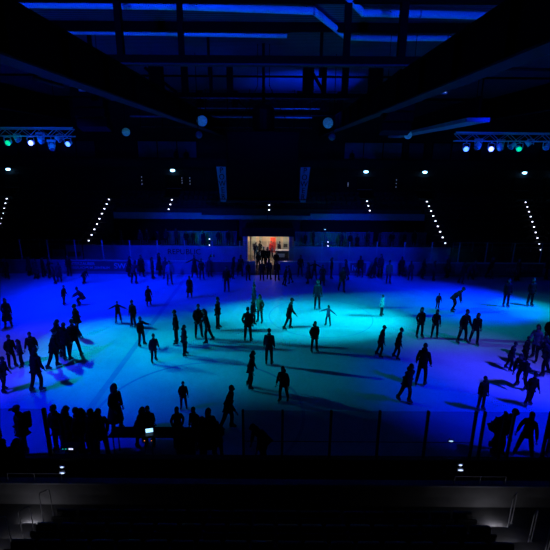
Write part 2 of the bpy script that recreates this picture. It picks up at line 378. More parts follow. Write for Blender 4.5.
def roof_truss(Y, label, vx, chord=.30, zb=13.9):
    o = thing('roof_truss', label, 'truss', (X0, Y, zb))
    MB().box((-9.3, -chord/2, 0), (9.6, chord/2, .3)).build('bottom_chord', MT['steel'], o)
    MB().box((-9.3, -chord/2, 2.1), (9.6, chord/2, 2.32)).build('top_chord', MT['steel'], o)
    MB().box((-9.3, -chord/2-.12, -.05), (9.6, chord/2-.02, 0)).build('bottom_plate', MT['flange'], o)
    for x, w in vx: MB().box((x-X0-w/2, -w/2, .3), (x-X0+w/2, w/2, 2.12)).build('upright', MT['steel'], o)
    for xa, xb in DIAG.get(Y, ()): MB().tube([(xa-X0, 0, .3), (xb-X0, 0, 1.8)], .11, 6).build('diagonal', MT['steel'], o)
DIAG = {30.1: ((-6.6, -8.6), (3.2, 2.2), (6.4, 8.2)), 42.5: ((-8, -6), (-2.5, -4.2), (3.4, 5))}
def tx(px, py, Y): return aty(px, py, Y).x
roof_truss(17.6, 'nearest black roof truss crossing the full width', [(tx(120, 40, 17.6), .24), (tx(181, 40, 17.6), .2), (tx(347, 40, 17.6), .24), (tx(402, 40, 17.6), .28)], .30, 13.58)
roof_truss(30.1, 'middle black roof truss crossing behind the nearest one', [(tx(185, 85, 30.1), .4), (tx(211, 85, 30.1), .22), (tx(230, 85, 30.1), .4), (tx(308, 85, 30.1), .7), (tx(324, 85, 30.1), .3), (tx(345, 85, 30.1), .4), (tx(157, 85, 30.1), .8), (tx(375, 85, 30.1), .8)], .34)
roof_truss(42.5, 'farthest black roof truss by the back wall', [(tx(200, 100, 42.5), .5), (tx(235, 100, 42.5), .5), (tx(300, 100, 42.5), .5), (tx(340, 100, 42.5), .5)])
# purlins under the roof sheet
for i, (Y, hh) in enumerate(((21.3, .34), (34.5, .12), (47, .2))):
    o = MB().box((-41.8, Y-.12, 16-hh), (41.8, Y+.12, 16)).build('roof_purlin', MT['steel']); tag(o, 'dark purlin under the roof sheet, '+ORD[i]+' from the camera', 'purlin', 'purlins under the roof')
# hangers between roof and chords in the middle bay
for i, (pa, pb, w) in enumerate((((86, 10), (88, 18), .12), ((89, 36), (91, 52), .16), ((208, 36), (210, 110), .12), ((322, 28), (325, 110), .14))):
    a = aty(pa[0], pa[1], 22.3); b = aty(pb[0], pb[1], 22.3)
    o = MB().box((a.x-w/2, 22.3-w/2, 13.9 if i > 1 else 15.1), (a.x+w/2, 22.3+w/2, 16)).build('roof_hanger', MT['steel']); tag(o, ['short black hanger below the front duct at upper left', 'short black hanger behind the second duct at upper left', 'thin black hanger left of the scoreboard hoist', 'thin black hanger beside the bend of the duct'][i], 'hanger')
for pa, pb, l in (((8, 36), (75, 145), ''),): pass
# ducts below the roof, lit blue, the long one with a dog-leg
Zp = 15.78
def pz(x, y): return atz(x, y, Zp)
d1 = [pz(-60, 0), pz(20, 4), pz(180, 6), pz(314, 11), pz(346, 37), pz(397, 39), ]
d2 = [pz(-60, 28), pz(62, 31), pz(180, 33), pz(287, 35)]
d3 = [pz(346, -6), pz(363, 13), pz(420, 14), pz(560, 18)]
d4 = [pz(400, 38), pz(447, 38), pz(560, 40)]
for d, l, n in ((d1, 'blue lit roof duct with a diagonal step right of centre', 0), (d2, 'straight blue lit roof duct, lower one at the upper left', 0), (d3, 'blue lit roof duct at the upper right with a bend at its left end', 0), (d4, 'short blue lit duct, lower one at the upper right', 0)):
    o = MB().tube(d, .14, 12).build('duct', MT['pipe'], smooth=True); tag(o, l, 'duct')
    for p in d[1:-1]: MB().lathe([(.155, -.04), (.155, .04)], p, 12, (1, 0, 0)).build('flange_ring', MT['rail'], o)
    for q, r_ in zip(d, d[1:]):
        mid = (q+r_)/2
        MB().tube([mid+Vector((0, 0, .09)), (mid.x, mid.y, 16)], .012, 6).build('hanger_rod', MT['steel'], o)
# side bay ducts
for (a, b, z, l, rr) in (((465, 84), (548, 40), 14.6, 'slanting blue lit pipe beside the right girder', .11), ((505, 69), (552, 70), 14.8, 'level blue lit pipe at the right edge', .09), ((2, 56), (36, 68), 14.4, 'slanting blue lit pipe under the left girder', .12), ((34, 78), (62, 86), 13.6, 'short blue lit pipe below the left girder', .10)):
    A = atz(*a, z); B = atz(*b, z)
    if rr: 
        o = MB().tube([A, (A+B)/2, B], rr, 12).build('duct', MT['flange'], smooth=True); tag(o, l, 'duct')
        for q in (A, B): MB().tube([q, (q.x, q.y, 16)], .015, 6).build('hanger_rod', MT['steel'], o)
for a_, b_, z, w, l, m in (((394, 138), (478, 122), 11.75, 1.0, 'broad blue lit beam running towards the right lighting truss', 'beam_blue'),):
    A = atz(*a_, z); B = atz(*b_, z); d = (B-A).normalized(); n_ = V3(d.y, -d.x, 0)*w/2
    o = MB().prism([A-n_, A+n_, B+n_, B-n_], (0, 0, .18)).build('roof_beam', MT[m]); tag(o, l, 'beam')
    MB().prism([A-n_*.12, A+n_*.12, B+n_*.12, B-n_*.12], (0, 0, .9), (0, 0, .18)).build('web', MT['steel'], o)
    for q in (A, B): MB().tube([(q.x, q.y, z+1), (q.x, q.y, 16)], .03, 6).build('hanger_rod', MT['steel'], o)
# catwalk rails in front of the back of the hall
Yc = 41.2
o = thing('catwalk', 'narrow catwalk with blue lit rails above the scoreboard', 'catwalk', (X0, Yc, 12.7))
for py, r_, px0, px1 in ((108, .035, 180, 320), (116.5, .07, 130, 312), (127, .04, 140, 312)):
    a = aty(px0, py, Yc); b = aty(px1, py+1, Yc); z = (a.z+b.z)/2-12.7
    MB().tube([(a.x-X0, 0, z), (b.x-X0, 0, z)], r_, 8).build('rail', MT['railw'], o)
for k, px in enumerate((140, 162, 184, 206, 228, 250, 272, 294, 310)):
    a = aty(px, 116, Yc); MB().box((a.x-X0-.04, -.04, 0), (a.x-X0+.04, .04, 3.25)).build('upright', MT['steel'], o)
MB().box((aty(135, 128, Yc).x-X0, -.1, -.05), (aty(312, 128, Yc).x-X0, .8, .0)).build('deck', MT['steel'], o)

# ---- scoreboard
SBY = 24.0
o = thing('scoreboard', 'big black scoreboard cube hanging above the ice with a lettered panel on each side', 'scoreboard', (X0, SBY, 7.68))
MB().box((-2.02, 0, .25), (2.02, 4.2, 3.85), .05).build('cube_body', MT['screen'], o)
MB().box((-1.95, -.05, .5), (1.95, 0, 3.7), .02).build('front_screen', MT['screen'], o)
MB().box((-2.1, -.06, .02), (2.1, 4.2, .13), .02).build('bottom_ledge', MT['wall'], o)
for s in (-1, 1):
    # tapering lettered panel, slightly turned away
    mb = MB(); q = [(2.05, .02), (2.42, .02), (2.63, 1.95), (2.08, 1.95)]
    poly = [(s*a, -.02+(a-2.05)*.45, z) for a, z in q]
    mb.prism(poly if s > 0 else poly[::-1], (0, .08, 0)); pn = mb.build('side_panel', MT['panel'], o)
    tm = text_mesh('POWER', .44, MT['screen'], .008, True)
    t = link('lettering', tm, pn, (s*2.29, -.02+.24*.45-.05, 1.03)); t.rotation_euler = (PI/2, s*R(3.5), s*R(24))
    MB().box((min(s*2.05, s*2.45), -.03+.0, .16), (max(s*2.05, s*2.45), .14, .19)).build('panel_trim', MT['screen'], pn)
MB().lathe([(.45, 3.8), (.62, 3.95), (.62, 5.0), (.5, 5.2), (.2, 5.3)], (0, .9, 0), 20).build('hoist', MT['screen'], o)
for sx in (-1.6, 1.6): MB().tube([(sx, 1, 3.85), (sx*.2, 1, 6.25), (sx*.2, 1, 8.3)], .02, 6).build('cable', MT['steel'], o)
MB().tube([(0, .9, 5.2), (0, .9, 8.3)], .08, 8).build('hanger_pole', MT['steel'], o)

# ---- round hanging lamps
for px, py, Y, r_, l, m in ((202, 121, 29, .34, 'round pale lamp hanging left of the scoreboard hoist', 'lens_dim'), (328, 123, 29, .34, 'round pale lamp hanging right of the scoreboard hoist', 'lens_dim'), (126, 132, 29, .26, 'round pale lamp hanging left of the large speaker cluster gap', 'lens_dim'), (408, 135, 29, .26, 'round pale lamp hanging above the right lighting truss end', 'lens_dim'), (199, 135, 27, .2, 'small lamp below the round lamp left of the scoreboard', 'lens_off'), (332, 137, 27, .2, 'small lamp below the round lamp right of the scoreboard', 'lens_off')):
    p = aty(px, py, Y); o = thing('hanging_lamp', l, 'lamp', p)
    ax = Vector((0.35*(-1 if px < 265 else 1)*-1, -1, -.25)).normalized()
    MB().lathe([(r_*.45, -.45), (r_*.6, -.4), (r_*.95, -.1), (r_*1.05, 0)], (0, 0, 0), 18, ax).build('reflector', MT['rail'], o)
    MB().lathe([(r_*.98, 0.0), (r_*.8, .05), (r_*.3, .08)], (0, 0, 0), 18, ax).build('lens', MT[m], o, smooth=True)
    MB().tube([(-ax*.3), (-ax*.3)+Vector((0, 0, .5)), Vector((-ax.x*.3, -ax.y*.3, 13.9-p.z if Y == 29 else 14.0-p.z+2))], .025, 6).build('hanger_pole', MT['steel'], o)
# ---- speaker clusters
for px, py, Y, l in ((90, 108, 22, 'black loudspeaker cluster hanging under the left girder'), (398, 112, 22, 'black loudspeaker cluster hanging under the right girder')):
    p = aty(px, py, Y); o = thing('speaker_cluster', l, 'loudspeaker', p)
    for k in range(4):
        a = -R(6*k)
        MB().box((-.75, -.3, -.22), (.75, .4, .22), .03, Matrix.Rotation(a, 3, 'X'), (0, 0, 0)).build('speaker_box', MT['screen'], o, (0, .06*k*k*.6, .7-.48*k))
    for s in (-.6, .6): MB().tube([(s, 0, .9), (s, 0, 3.4)], .015, 6).build('chain', MT['steel'], o)
# ---- two lighting trusses
def light_truss(xa, xb, Y, z, label):
    o = thing('lighting_truss', label, 'truss', (0, Y, z))
    for y, zz in ((-.2, -.2), (.2, -.2), (-.2, .2), (.2, .2)): MB().tube([(xa, y, zz), (xb, y, zz)], .035, 8).build('chord', MT['truss'], o)
    mb = MB(); n = int(abs(xb-xa)/.5)
    for k in range(n):
        u = xa+(xb-xa)*k/n; v = xa+(xb-xa)*(k+1)/n; s = 1 if k % 2 else -1
        for y in (-.2, .2): mb.tube([(u, y, -.2*s), (v, y, .2*s)], .018, 5)
        mb.tube([(u, -.2*s, -.2), (v, .2*s, -.2)], .018, 5).tube([(u, -.2*s, .2), (v, .2*s, .2)], .018, 5)
    mb.build('bracing', MT['truss'], o)
    x = xa+(xb-xa)*.08
    for k in range(4):
        xx = xa+(xb-xa)*(.05+.3*k); MB().tube([(xx, 0, .2), (xx, 0, 15.98-z)], .02, 6).build('chain', MT['steel'], o)
    MB().tube([(xa, -.05, .28), ((xa+xb)/2, .05, .26), (xb, -.05, .28)], .04, 6).build('cable_bundle', MT['pipe'], o)
TY = 26.0
light_truss(-30, tx(74, 136, TY), TY, 11.45, 'aluminium lighting truss with stage lamps at the left edge')
light_truss(tx(455, 138, TY), 30, TY, 11.35, 'aluminium lighting truss with stage lamps at the right edge')
def stage_light(px, py, label, lens, kind='par', Y=TY, aim=(0.2, -1, -.6)):
    p = aty(px, py, Y); o = thing('stage_light', label, 'stage light', p, 0, 'stage lamps on the lighting trusses')
    ax = Vector(aim).normalized()
    if kind == 'par':
        MB().lathe([(.07, -.34), (.12, -.3), (.13, -.05), (.16, 0), (.165, .03)], (0, 0, 0), 14, ax).build('lamp_body', MT['pipe'], o)
        MB().lathe([(.15, .028), (.11, .045), (.04, .05)], (0, 0, 0), 14, ax).build('lens', MT[lens], o, smooth=True)
    else:
        MB().box((-.2, -.16, .28), (.2, .16, .42), .02).build('base', MT['pipe'], o)
        MB().ell((0, 0, 0), (.17, .2, .24)).build('lamp_body', MT['pipe'], o, smooth=True)
        MB().lathe([(.13, .16), (.14, .215), (.08, .235)], (0, 0, 0), 14, ax).build('lens', MT[lens], o, smooth=True)
    zt = 11.2-p.z
    MB().tube([(-.2, 0, 0), (-.2, 0, .3), (0, 0, .34), (.2, 0, .3), (.2, 0, 0)], .018, 6).tube([(0, 0, .33), (0, 0, max(.35, zt))], .025, 6).build('yoke', MT['pipe'], o)
for px, py, l, le, k, aim in ((8, 143, 'green stage lamp nearest the left edge of the left truss', 'lens_g', 'par', (.1, -1, -.3)), (31, 143, 'brightest white-blue stage lamp on the left truss', 'lens_b', 'par', (.1, -1, -.1)), (68, 144, 'white-blue stage lamp at the right end of the left truss', 'lens_b2', 'par', (-.1, -1, -.3)),
      (18, 140, 'unlit stage lamp between the green and the brightest lamp', 'lens_off', 'par', (.7, -.4, -.7)), (41, 140, 'unlit moving head just right of the brightest left lamp', 'lens_off', 'head', (.8, -.2, -.6)), (52, 147, 'unlit lamp hanging lowest on the left truss', 'lens_off', 'head', (.3, -.6, -.9)), (60, 140, 'unlit stage lamp second from the right end of the left truss', 'lens_off', 'par', (.9, -.2, -.6)),
      (466, 149, 'white-blue stage lamp at the left end of the right truss', 'lens_b2', 'par', (-.1, -1, -.3)), (491, 149, 'brightest white-blue stage lamp on the right truss', 'lens_b', 'par', (-.1, -1, -.1)), (519, 149, 'small green stage lamp on the right truss', 'lens_g', 'par', (-.3, -1, -.4)), (546, 148, 'dim blue stage lamp at the right edge of the right truss', 'lens_off', 'par', (-.6, -.5, -.7)),
      (478, 146, 'unlit moving head between the two bright lamps of the right truss', 'lens_off', 'head', (-.7, -.3, -.7)), (500, 147, 'unlit moving head just right of the brightest right lamp', 'lens_off', 'head', (.7, -.3, -.7)), (511, 147, 'unlit stage lamp left of the green lamp on the right truss', 'lens_off', 'par', (-.8, -.3, -.6)), (530, 145, 'unlit stage lamp right of the green lamp on the right truss', 'lens_off', 'par', (.5, -.3, -.6))):
    stage_light(px, py, l, le, k, aim=aim)
for i, (px, py, l) in enumerate(((444, 92, 'small work lamp glinting below the right girder'), (82, 89, 'small work lamp glinting below the left girder'))):
    p = aty(px, py, 20); o = thing('work_lamp', l, 'lamp', p)
    MB().box((-.14, -.06, -.1), (.14, .06, .1), .02).build('housing', MT['rail'], o); MB().box((-.06, -.075, -.03), (.06, -.055, .03)).build('lens', MT['lens_dimw'], o)
    MB().tube([(0, 0, .1), (0, 0, 13.9-p.z)], .015, 6).build('bracket', MT['steel'], o)
# seats -----------------------------------------------------------------
def seat_mesh(m, w=.44):
    mb = MB(); mb.box((-w/2, -.22, .38), (w/2, .2, .43), .015); mb.box((-w/2, .17, .43), (w/2, .23, .84), .02, Matrix.Rotation(R(8), 3, 'X'), (0, .2, .43)); mb.box((-.03, .0, 0), (.03, .2, .4))
    return mb.mesh('seat', m)
SM = seat_mesh(MT['seat'])
STEPX = [X0-18.1, X0+18.0]
def free(x, i):
    t = i/9
    for c in (X0-18.1, X0+18.0, X0-30.4+ .2*t, X0+27.4+1.9*t):
        if abs(x-c) < .9: return False
    return True
cand = []
for i in range(10):
    for k in range(-60, 61):
        x = X0+k*.56
        if abs(x-X0) < 17.9: continue
        if not free(x, i) or abs(x) > 31: continue
        cand.append((i, x))
for i in range(7, 10):
    for k in range(-30, 31):
        x = X0+k*.56
        if abs(x-X0) > 16.8 or abs(abs(x-X0)-11.2) < .9 or abs(x-X0) < .8: continue
        cand.append((i, x))
side = [c for c in cand if abs(c[1]-X0) > 17.5]
side.sort(key=lambda c: (c[0], abs(c[1])))
rest = side[300:]+[c for c in cand if abs(c[1]-X0) <= 17.5]
for i, x in side[:300]:
    o = link('stand_seat', SM, None, (x, SY+DY*i+.42, SZ+DZ*i))
    s = 'left' if x < X0 else 'right'
    tag(o, 'dark plastic seat in the %s row of the far %s stand' % (['bottom','second','third','fourth','fifth','sixth','seventh','eighth','ninth','tenth'][i], s), 'seat', 'seats in the %s row of the far %s stand' % (['bottom','second','third','fourth','fifth','sixth','seventh','eighth','ninth','tenth'][i], s))
mb = MB()
for i, x in rest:
    me = SM.copy(); me.transform(Matrix.Translation((x, SY+DY*i+.42, SZ+DZ*i))); mb.add(me)
o = mb.build('upper_stand_seats', MT['seat']); tag(o, 'dark rows of small seats in the upper far stands', 'seats', None, 'stuff')
# step lights in the aisles of the far stand
def step_light(p, label, grp, w=.11):
    o = thing('step_light', label, 'step light', p, 0, grp)
    MB().box((-w, -.02, -.07), (w, .0, .07), .01).build('housing', MT['rail'], o)
    MB().ell((0, -.03, 0), (w*.85, .035, .06), 10, 6).build('lens', MT['lens_w'], o)
def aisle(xf, r0, r1, nm, tot):
    for i in range(r1-1, r0-1, -1):
        x = xf(i); o = (r1-1-i)
        step_light(Vector((x, SY+DY*i-.02, SZ+DZ*i-.12)), 'small white step light, %s from the top in the %s' % (ORD[o] if o else 'first', nm), 'step lights in the '+nm)
aisle(lambda i: X0-18.15-.03*i, 0, 10, 'inner left long aisle', 10)
aisle(lambda i: X0+17.9+.02*i, 0, 10, 'inner right long aisle', 10)
aisle(lambda i: xat(.0+max(0, i-4)*1.25, SY+DY*i, SZ+DZ*i), 4, 10, 'leftmost long aisle', 6)
aisle(lambda i: xat(540.6-15.6*i/9, SY+DY*i, SZ+DZ*i), 0, 10, 'rightmost long aisle', 10)
aisle(lambda i: X0-11.2, 7, 10, 'short aisle left of the scoreboard', 3)
aisle(lambda i: X0+11.2, 7, 10, 'short aisle right of the scoreboard', 3)
aisle(lambda i: X0, 7, 10, 'short aisle under the scoreboard', 3)
for px, pys, nm in ((209.5, (239, 245), 'terrace left of the entrance'), (328, (242, 246), 'terrace right of the entrance')):
    for i, py in enumerate(pys):
        p = aty(px, py, 43.0)
        o = thing('step_light', ['upper', 'lower'][i]+' small white light on the '+nm, 'step light', p, 0, 'terrace lights')
        MB().box((-.09, -.02, -.06), (.09, .02, .06), .01).build('housing', MT['rail'], o); MB().ell((0, -.03, 0), (.07, .03, .05), 8, 6).build('lens', MT['lens_w'], o)
        MB().tube([(0, .02, .0), (0, .02, 1.0-p.z)], .02, 6).build('post', MT['steel'], o)
p = aty(325, 229.5, 43.2); o = thing('terrace_lamp', 'tiny lone pale lamp above the terrace right of the entrance', 'lamp', p)
MB().box((-.12, -.03, -.05), (.12, .03, .05), .01).build('housing', MT['rail'], o); MB().ell((0, -.04, 0), (.09, .03, .04), 8, 6).build('lens', MT['lens_dimw'], o); MB().tube([(0, .02, 0), (0, .02, 1.0-p.z)], .02, 6).build('post', MT['steel'], o)

# ---- far boards with glass
o = thing('far_rink_boards', 'far rink boards with advertising panels and glass, beyond the skaters', 'rink boards', (0, FY, 0))
for xa, xb in ((-34, TXa+.9), (TXb-.9, 34)):
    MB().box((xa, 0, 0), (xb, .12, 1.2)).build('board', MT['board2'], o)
    MB().box((xa, -.03, 1.2), (xb, .15, 1.26), .01).build('top_rail', MT['board'], o)
    MB().box((xa, -.025, 0), (xb, 0, .2)).build('kick_strip', MT['ad_mid'], o)
def adx(px): return xat(px, FY, .7)
for pa, pb, m in ((70, 130, 'ad_dark'), (139, 166, 'board'), (170, 196, 'ad_mid'), (205, 240, 'ad_dark'), (302, 318, 'board'), (322, 348, 'ad_mid'), (350, 366, 'ad_dark'), (378, 397, 'board'), (403, 420, 'ad_mid'), (425, 455, 'ad_dark'), (462, 543, 'ad_dark'), (0, 40, 'ad_mid'), (544, 560, 'ad_mid')):
    MB().box((adx(pa), -.015, .24), (adx(pb), 0, 1.16)).build('advertising_panel', MT[m], o)
def letters(txt, px, z, size, m, parent, dy=-.03):
    t = link('lettering', text_mesh(txt, size, m, .006), parent, (adx(px), dy, z)); t.rotation_euler = (PI/2, 0, 0)
letters('WINTERZAUBER', 80, .92, .36, MT['ad_light'], o); letters('DIE EISFLACHE IM ZENTRUM', 88, .56, .30, MT['ad_light'], o)
letters('SWu', 122, .72, .7, MT['ad_light'], o); letters('lwb', 357.5, .7, .72, MT['ad_light'], o); letters('ment24.de', 521, .68, .62, MT['ad_mid'], o)
for k in range(-11, 12):
    x = X0+k*2.4
    if TXa-.3 < x < TXb+.3: continue
    MB().box((x-.04, .02, 1.26), (x+.04, .1, 3.05)).build('post', MT['rail'], o)
for k in range(-11, 11):
    xa, xb = X0+k*2.4+.04, X0+(k+1)*2.4-.04
    MB().box((xa, .05, 1.28), (xb, .065, 3.02)).build('glass_pane', MT['glass_far'], o)
t = link('lettering', text_mesh('REPUBLIC', .75, MT['black'], .006), None, (xat(184, 39.5, 1.2), 39.5, 1.22)); t.rotation_euler = (PI/2, 0, 0); t.name = 'wall_lettering'; tag(t, 'dark REPUBLIC lettering on the pale wall left of the entrance', 'sign')
o = thing('exit_sign', 'tiny green exit sign left of the entrance', 'sign', (xat(212, 39.45, .8), 39.455, .86))
MB().box((-.22, 0, -.12), (.22, .08, .12), .01).build('housing', MT['black'], o); MB().prism([(-.14, -.01, .05), (-.02, -.01, .05), (.02, -.01, .0), (.06, -.01, .07), (.12, -.01, .07), (.03, -.01, -.07)], (0, .012, 0)).build('arrow', MT['green_led'], o)
# hanging flags / panels on the wall front of the left stand
for i, (pa, pb) in enumerate(((14, 30), (52, 64), (66, 82))):
    xa, xb = xat(pa, 39.9, 1.2), xat(pb, 39.9, 1.2)
    ob = MB().box((xa, 39.89, .35), (xb, 39.95, 1.75 if i > 1 else 1.3), .01).build('notice_board', MT['parapet'] if i > 1 else MT['ad_mid']); tag(ob, ['pale panel at the far left on the low stand wall', 'small pale panel in the middle of the left stand wall', 'tall pale panel at the foot of the long left aisle'][i], 'panel')
    MB().box((xa+.15, 39.87, .6), (xb-.15, 39.89, 1.1)).build('inset', MT['ad_dark'], ob)
# railing above the low stand walls
for s, xa, xb, l in ((0, -40, XL-.9, 'thin railing in front of the far left stand'), (1, XR+.8, 40, 'thin railing in front of the far right stand')):
    o = thing('railing', l, 'railing', (0, 40.03, 1.35))
    MB().tube([(xa, 0, .85), (xb, 0, .85)], .03, 8).build('top_rail', MT['railw'], o); MB().tube([(xa, 0, .45), (xb, 0, .45)], .02, 8).build('mid_rail', MT['railw'], o)
    k = xa
    while k <= xb: MB().tube([(k, 0, 0), (k, 0, .85)], .025, 6).build('post', MT['railw'], o); k += 1.9

# ---- near boards
BZ = 1.07
bx = lambda px: aty(px, 457, NY).x
o = thing('near_rink_boards', 'near rink boards, dark from behind, with tall glass on the right half', 'rink boards', (0, NY, 0))
MB().box((-20, -.1, 0), (20, .04, BZ-.04)).build('board', MT['boardback'], o)
MB().box((-20, -.14, BZ-.04), (20, .08, BZ), .01).build('top_rail', MT['boardback'], o)
for k in range(-12, 13): MB().box((k*1.58+.3, -.16, 0), (k*1.58+.38, -.1, BZ-.05)).build('back_frame', MT['steel'], o)
MB().box((-20, -.15, .12), (20, -.1, .16)).build('back_rail', MT['wall'], o)
posts = [3, 52, 243.7, 282, 329, 376, 422.7, 469, 477.5, 497.5, 506, 541, 590, 640]
for px in posts:
    x = bx(px); th = .055 if px == 52 else .035
    MB().box((x-th, -.06, BZ), (x+th, .02, 2.78)).build('post', MT['post'], o)
gl = [p for p in posts if p >= 243]
for a, b in zip(gl, gl[1:]):
    if (a, b) in ((469, 477.5), (497.5, 506)): continue
    xa, xb = bx(a)+.035, bx(b)-.035
    g = MB().box((xa, -.03, BZ+.01), (xb, -.018, 2.77)).build('glass_pane', MT['glass'], o)
    if a < 430: MB().box((xa, -.034, 1.655), (xb, -.014, 1.67)).build('seam', MT['boardback'], g)
g = MB().box((bx(-60), -.03, BZ+.01), (bx(3)-.03, -.018, 2.77)).build('glass_pane', MT['glass'], o)
g = MB().box((bx(3)+.035, -.03, BZ+.01), (bx(52)-.055, -.018, 2.77)).build('glass_pane', MT['glass'], o)
# small fittings with paired white lamps on the walkway side of the boards
for px, pys, w in ((62, (467, 473), 'left'), (460.5, (465, 470), 'right')):
    for i, py in enumerate(pys):
        p = aty(px, py, NY-.2 if i == 0 else NY-.32); o = thing('board_lamp', ['upper', 'lower'][i]+' of the two small white lamps behind the near boards on the '+w, 'lamp', p, 0, 'lamps behind the near boards')
        MB().box((-.1, .0, -.04), (.1, .05, .04), .01).build('housing', MT['rail'], o); MB().ell((0, -.01, 0), (.055 if i == 0 else .08, .03, .018), 10, 6).build('lens', MT['lens_w2'], o)
        MB().box((-.02, .05, -.02), (.02, .1 if i == 0 else .22, .02)).build('bracket', MT['steel'], o)
# ---- near stand: parapet, floor, rows, aisles
PY = 8.66
struct('wall_near_parapet', MB().box((-14, PY, 0), (14, PY+.12, 2.33)), MT['conc'], 'grey concrete parapet in front of the near stand, lit by step lamps')
struct('trim_3', MB().box((-14, PY-.03, 2.33), (14, PY+.17, 2.38), .008), MT['parapet2'], 'blue lit coping on the near parapet')
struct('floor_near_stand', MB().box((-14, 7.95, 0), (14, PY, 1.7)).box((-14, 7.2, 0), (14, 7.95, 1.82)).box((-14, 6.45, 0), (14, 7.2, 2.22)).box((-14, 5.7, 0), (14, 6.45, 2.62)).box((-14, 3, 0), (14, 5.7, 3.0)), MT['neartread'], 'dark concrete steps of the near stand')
AXL, AXR = atz(28, 523, 1.8).x, atz(494, 520, 1.8).x
for s, ax, nm in ((0, AXL, 'near left aisle'), (1, AXR, 'near right aisle')):
    for i, (yy, zz) in enumerate(((7.95, 1.82), (7.2, 2.22), (6.45, 2.62))):
        # lamp strip recessed in a step, lights the tread in front
        o = thing('step_lamp', ['lowest', 'middle', 'topmost'][i]+' glowing step lamp in the '+nm, 'step lamp', (ax, yy, (1.79, 1.92, 2.32)[i]), 0, 'step lamps in the near aisles')
        MB().box((-.2, .0, -.03), (.2, .03, .03), .004).build('housing', MT['rail'], o)
        MB().box((-.16, .03, -.02), (.16, .036, .02)).build('lens', MT['lens_step'], o)
hoops = [(51, 524, 45, 'left', 0), (32, 540, 24, 'left', 1), (9, 552, 1, 'left', 2), (511, 518, 0, 'right', 0), (531, 531, 0, 'right', 1), (547, 545, 0, 'right', 2)]
for px, py, _, w, i in hoops:
    zz = (1.7, 1.82, 2.22)[i]; yy = (8.12, 7.5, 6.85)[i]
    x = xat(px, yy, zz)
    o = thing('handrail', 'slim hoop handrail, %s of three beside the near %s aisle' % (['farthest', 'middle', 'nearest'][i], w), 'handrail', (x, yy, zz), 0, 'hoop handrails in the near aisles')
    hh = .92; dx = .085
    MB().tube([(-dx, -.07, 0), (-dx, -.07, hh-.05), (-dx*.7, -.05, hh), (dx*.7, .05, hh), (dx, .07, hh-.05), (dx, .07, 0)], .012, 8).build('tube', MT['rail'], o, smooth=True)
    for q in (-1, 1): MB().lathe([(.035, 0), (.035, .012), (.02, .015)], (q*dx, q*.07, 0), 10).build('floor_flange', MT['rail'], o)
for pa, pb, l in ((8, 62, 'low rail on top of the near parapet at the left'), (457, 508, 'low rail on top of the near parapet at the right')):
    xa, xb = xat(pa, PY+.06, 2.6), xat(pb, PY+.06, 2.6)
    o = thing('parapet_rail', l, 'rail', ((xa+xb)/2, PY+.07, 2.38)); w = (xb-xa)/2
    MB().tube([(-w, 0, .2), (w, 0, .2)], .010, 8).build('top_rail', MT['rail'], o)
    for q in (-1, 0, 1): MB().tube([(q*w, 0, 0), (q*w, 0, .2)], .009, 6).build('post', MT['rail'], o)
# near seats, each with seat, backrest and bracket
proto = None
rows = [(7.58, 1.82, 'front'), (6.83, 2.22, 'second'), (6.08, 2.62, 'third')]
for yy, zz, nm in rows:
    k = -14
    cnt = 0
    for k in range(-14, 15):
        x = -.2+k*.5
        if abs(x-AXL) < .98 or abs(x-AXR) < .98 or abs(x) > 6.9 or (nm == 'third' and abs(x) > 6): continue
        lb = 'dark folding seat in the %s row of the near stand, %s' % (nm, 'left of the left aisle' if x < AXL else 'right of the right aisle' if x > AXR else 'between the two aisles')
        if proto is None:
            proto = thing('folding_seat', lb, 'seat', (x, yy, zz), 0, 'x')
            MB().box((-.21, .0, .34), (.21, .1, .72), .03, Matrix.Rotation(R(-12), 3, 'X'), (0, 0, .4)).build('seat', MT['seat2'], proto)
            MB().box((-.22, -.1, .36), (.22, -.06, .74), .03, Matrix.Rotation(R(6), 3, 'X'), (0, -.08, .36)).build('backrest', MT['seat2'], proto)
            MB().box((-.2, -.06, .0), (-.16, .0, .45)).build('bracket', MT['steel'], proto); MB().box((.16, -.06, 0), (.2, 0, .45)).build('bracket', MT['steel'], proto)
            o = proto
        else:
            o = copy_tree(proto); o.location = (x, yy, zz)
        o['label'] = lb; o['group'] = 'folding seats of the near stand, %s row' % nm
# ---- table on the ice by the boards with a lit screen
ty = 12.6
xa, xb = xat(112, ty, .93), xat(200, ty, .93)
o = thing('long_table', 'long dark table on the ice just behind the near boards', 'table', ((xa+xb)/2, ty, 0)); w = (xb-xa)/2
MB().box((-w, -.28, .9), (w, .3, .94), .01).build('tabletop', MT['black'], o)
for sx in (-w+.15, w-.15):
    for sy in (-.22, .22): MB().tube([(sx, sy, .0), (sx, sy, .9)], .025, 8).build('leg', MT['post'], o)
MB().box((w-.75, -.27, .1), (w-.1, -.24, .9)).build('apron_panel', MT['black'], o)
p = Vector((xat(150.5, ty-.05, 1.0), ty-.05, .94))
o = thing('laptop', 'open laptop with a bright screen on the dark table', 'laptop', p, R(12))
MB().box((-.14, -.2, 0), (.14, .0, .018), .004).build('base', MT['boardback'], o)
s_ = MB().box((-.14, 0, .01), (.14, .012, .2), .004).build('lid', MT['boardback'], o)
MB().box((-.12, -.004, .03), (.12, 0, .18)).build('screen', MT['phone'], s_)
p = Vector((xat(71, 12.0, 1.0), 12.0, 1.0)); pp = aty(71, 445, 11.9)
o = thing('sound_mixer', 'small mixer with a bright display and green lights on a stand in the left crowd', 'mixer', (pp.x, 11.9, 0))
MB().box((-.3, -.16, pp.z-.06), (.3, .16, pp.z), .01).build('case', MT['black'], o)
MB().box((.0, -.18, pp.z-.045), (.14, -.155, pp.z-.005)).build('display', MT['phone2'], o)
for q in (-.2, -.1): MB().ell((q, -.165, pp.z-.03), (.022, .012, .016), 8, 6).build('light', MT['green_led2'], o)
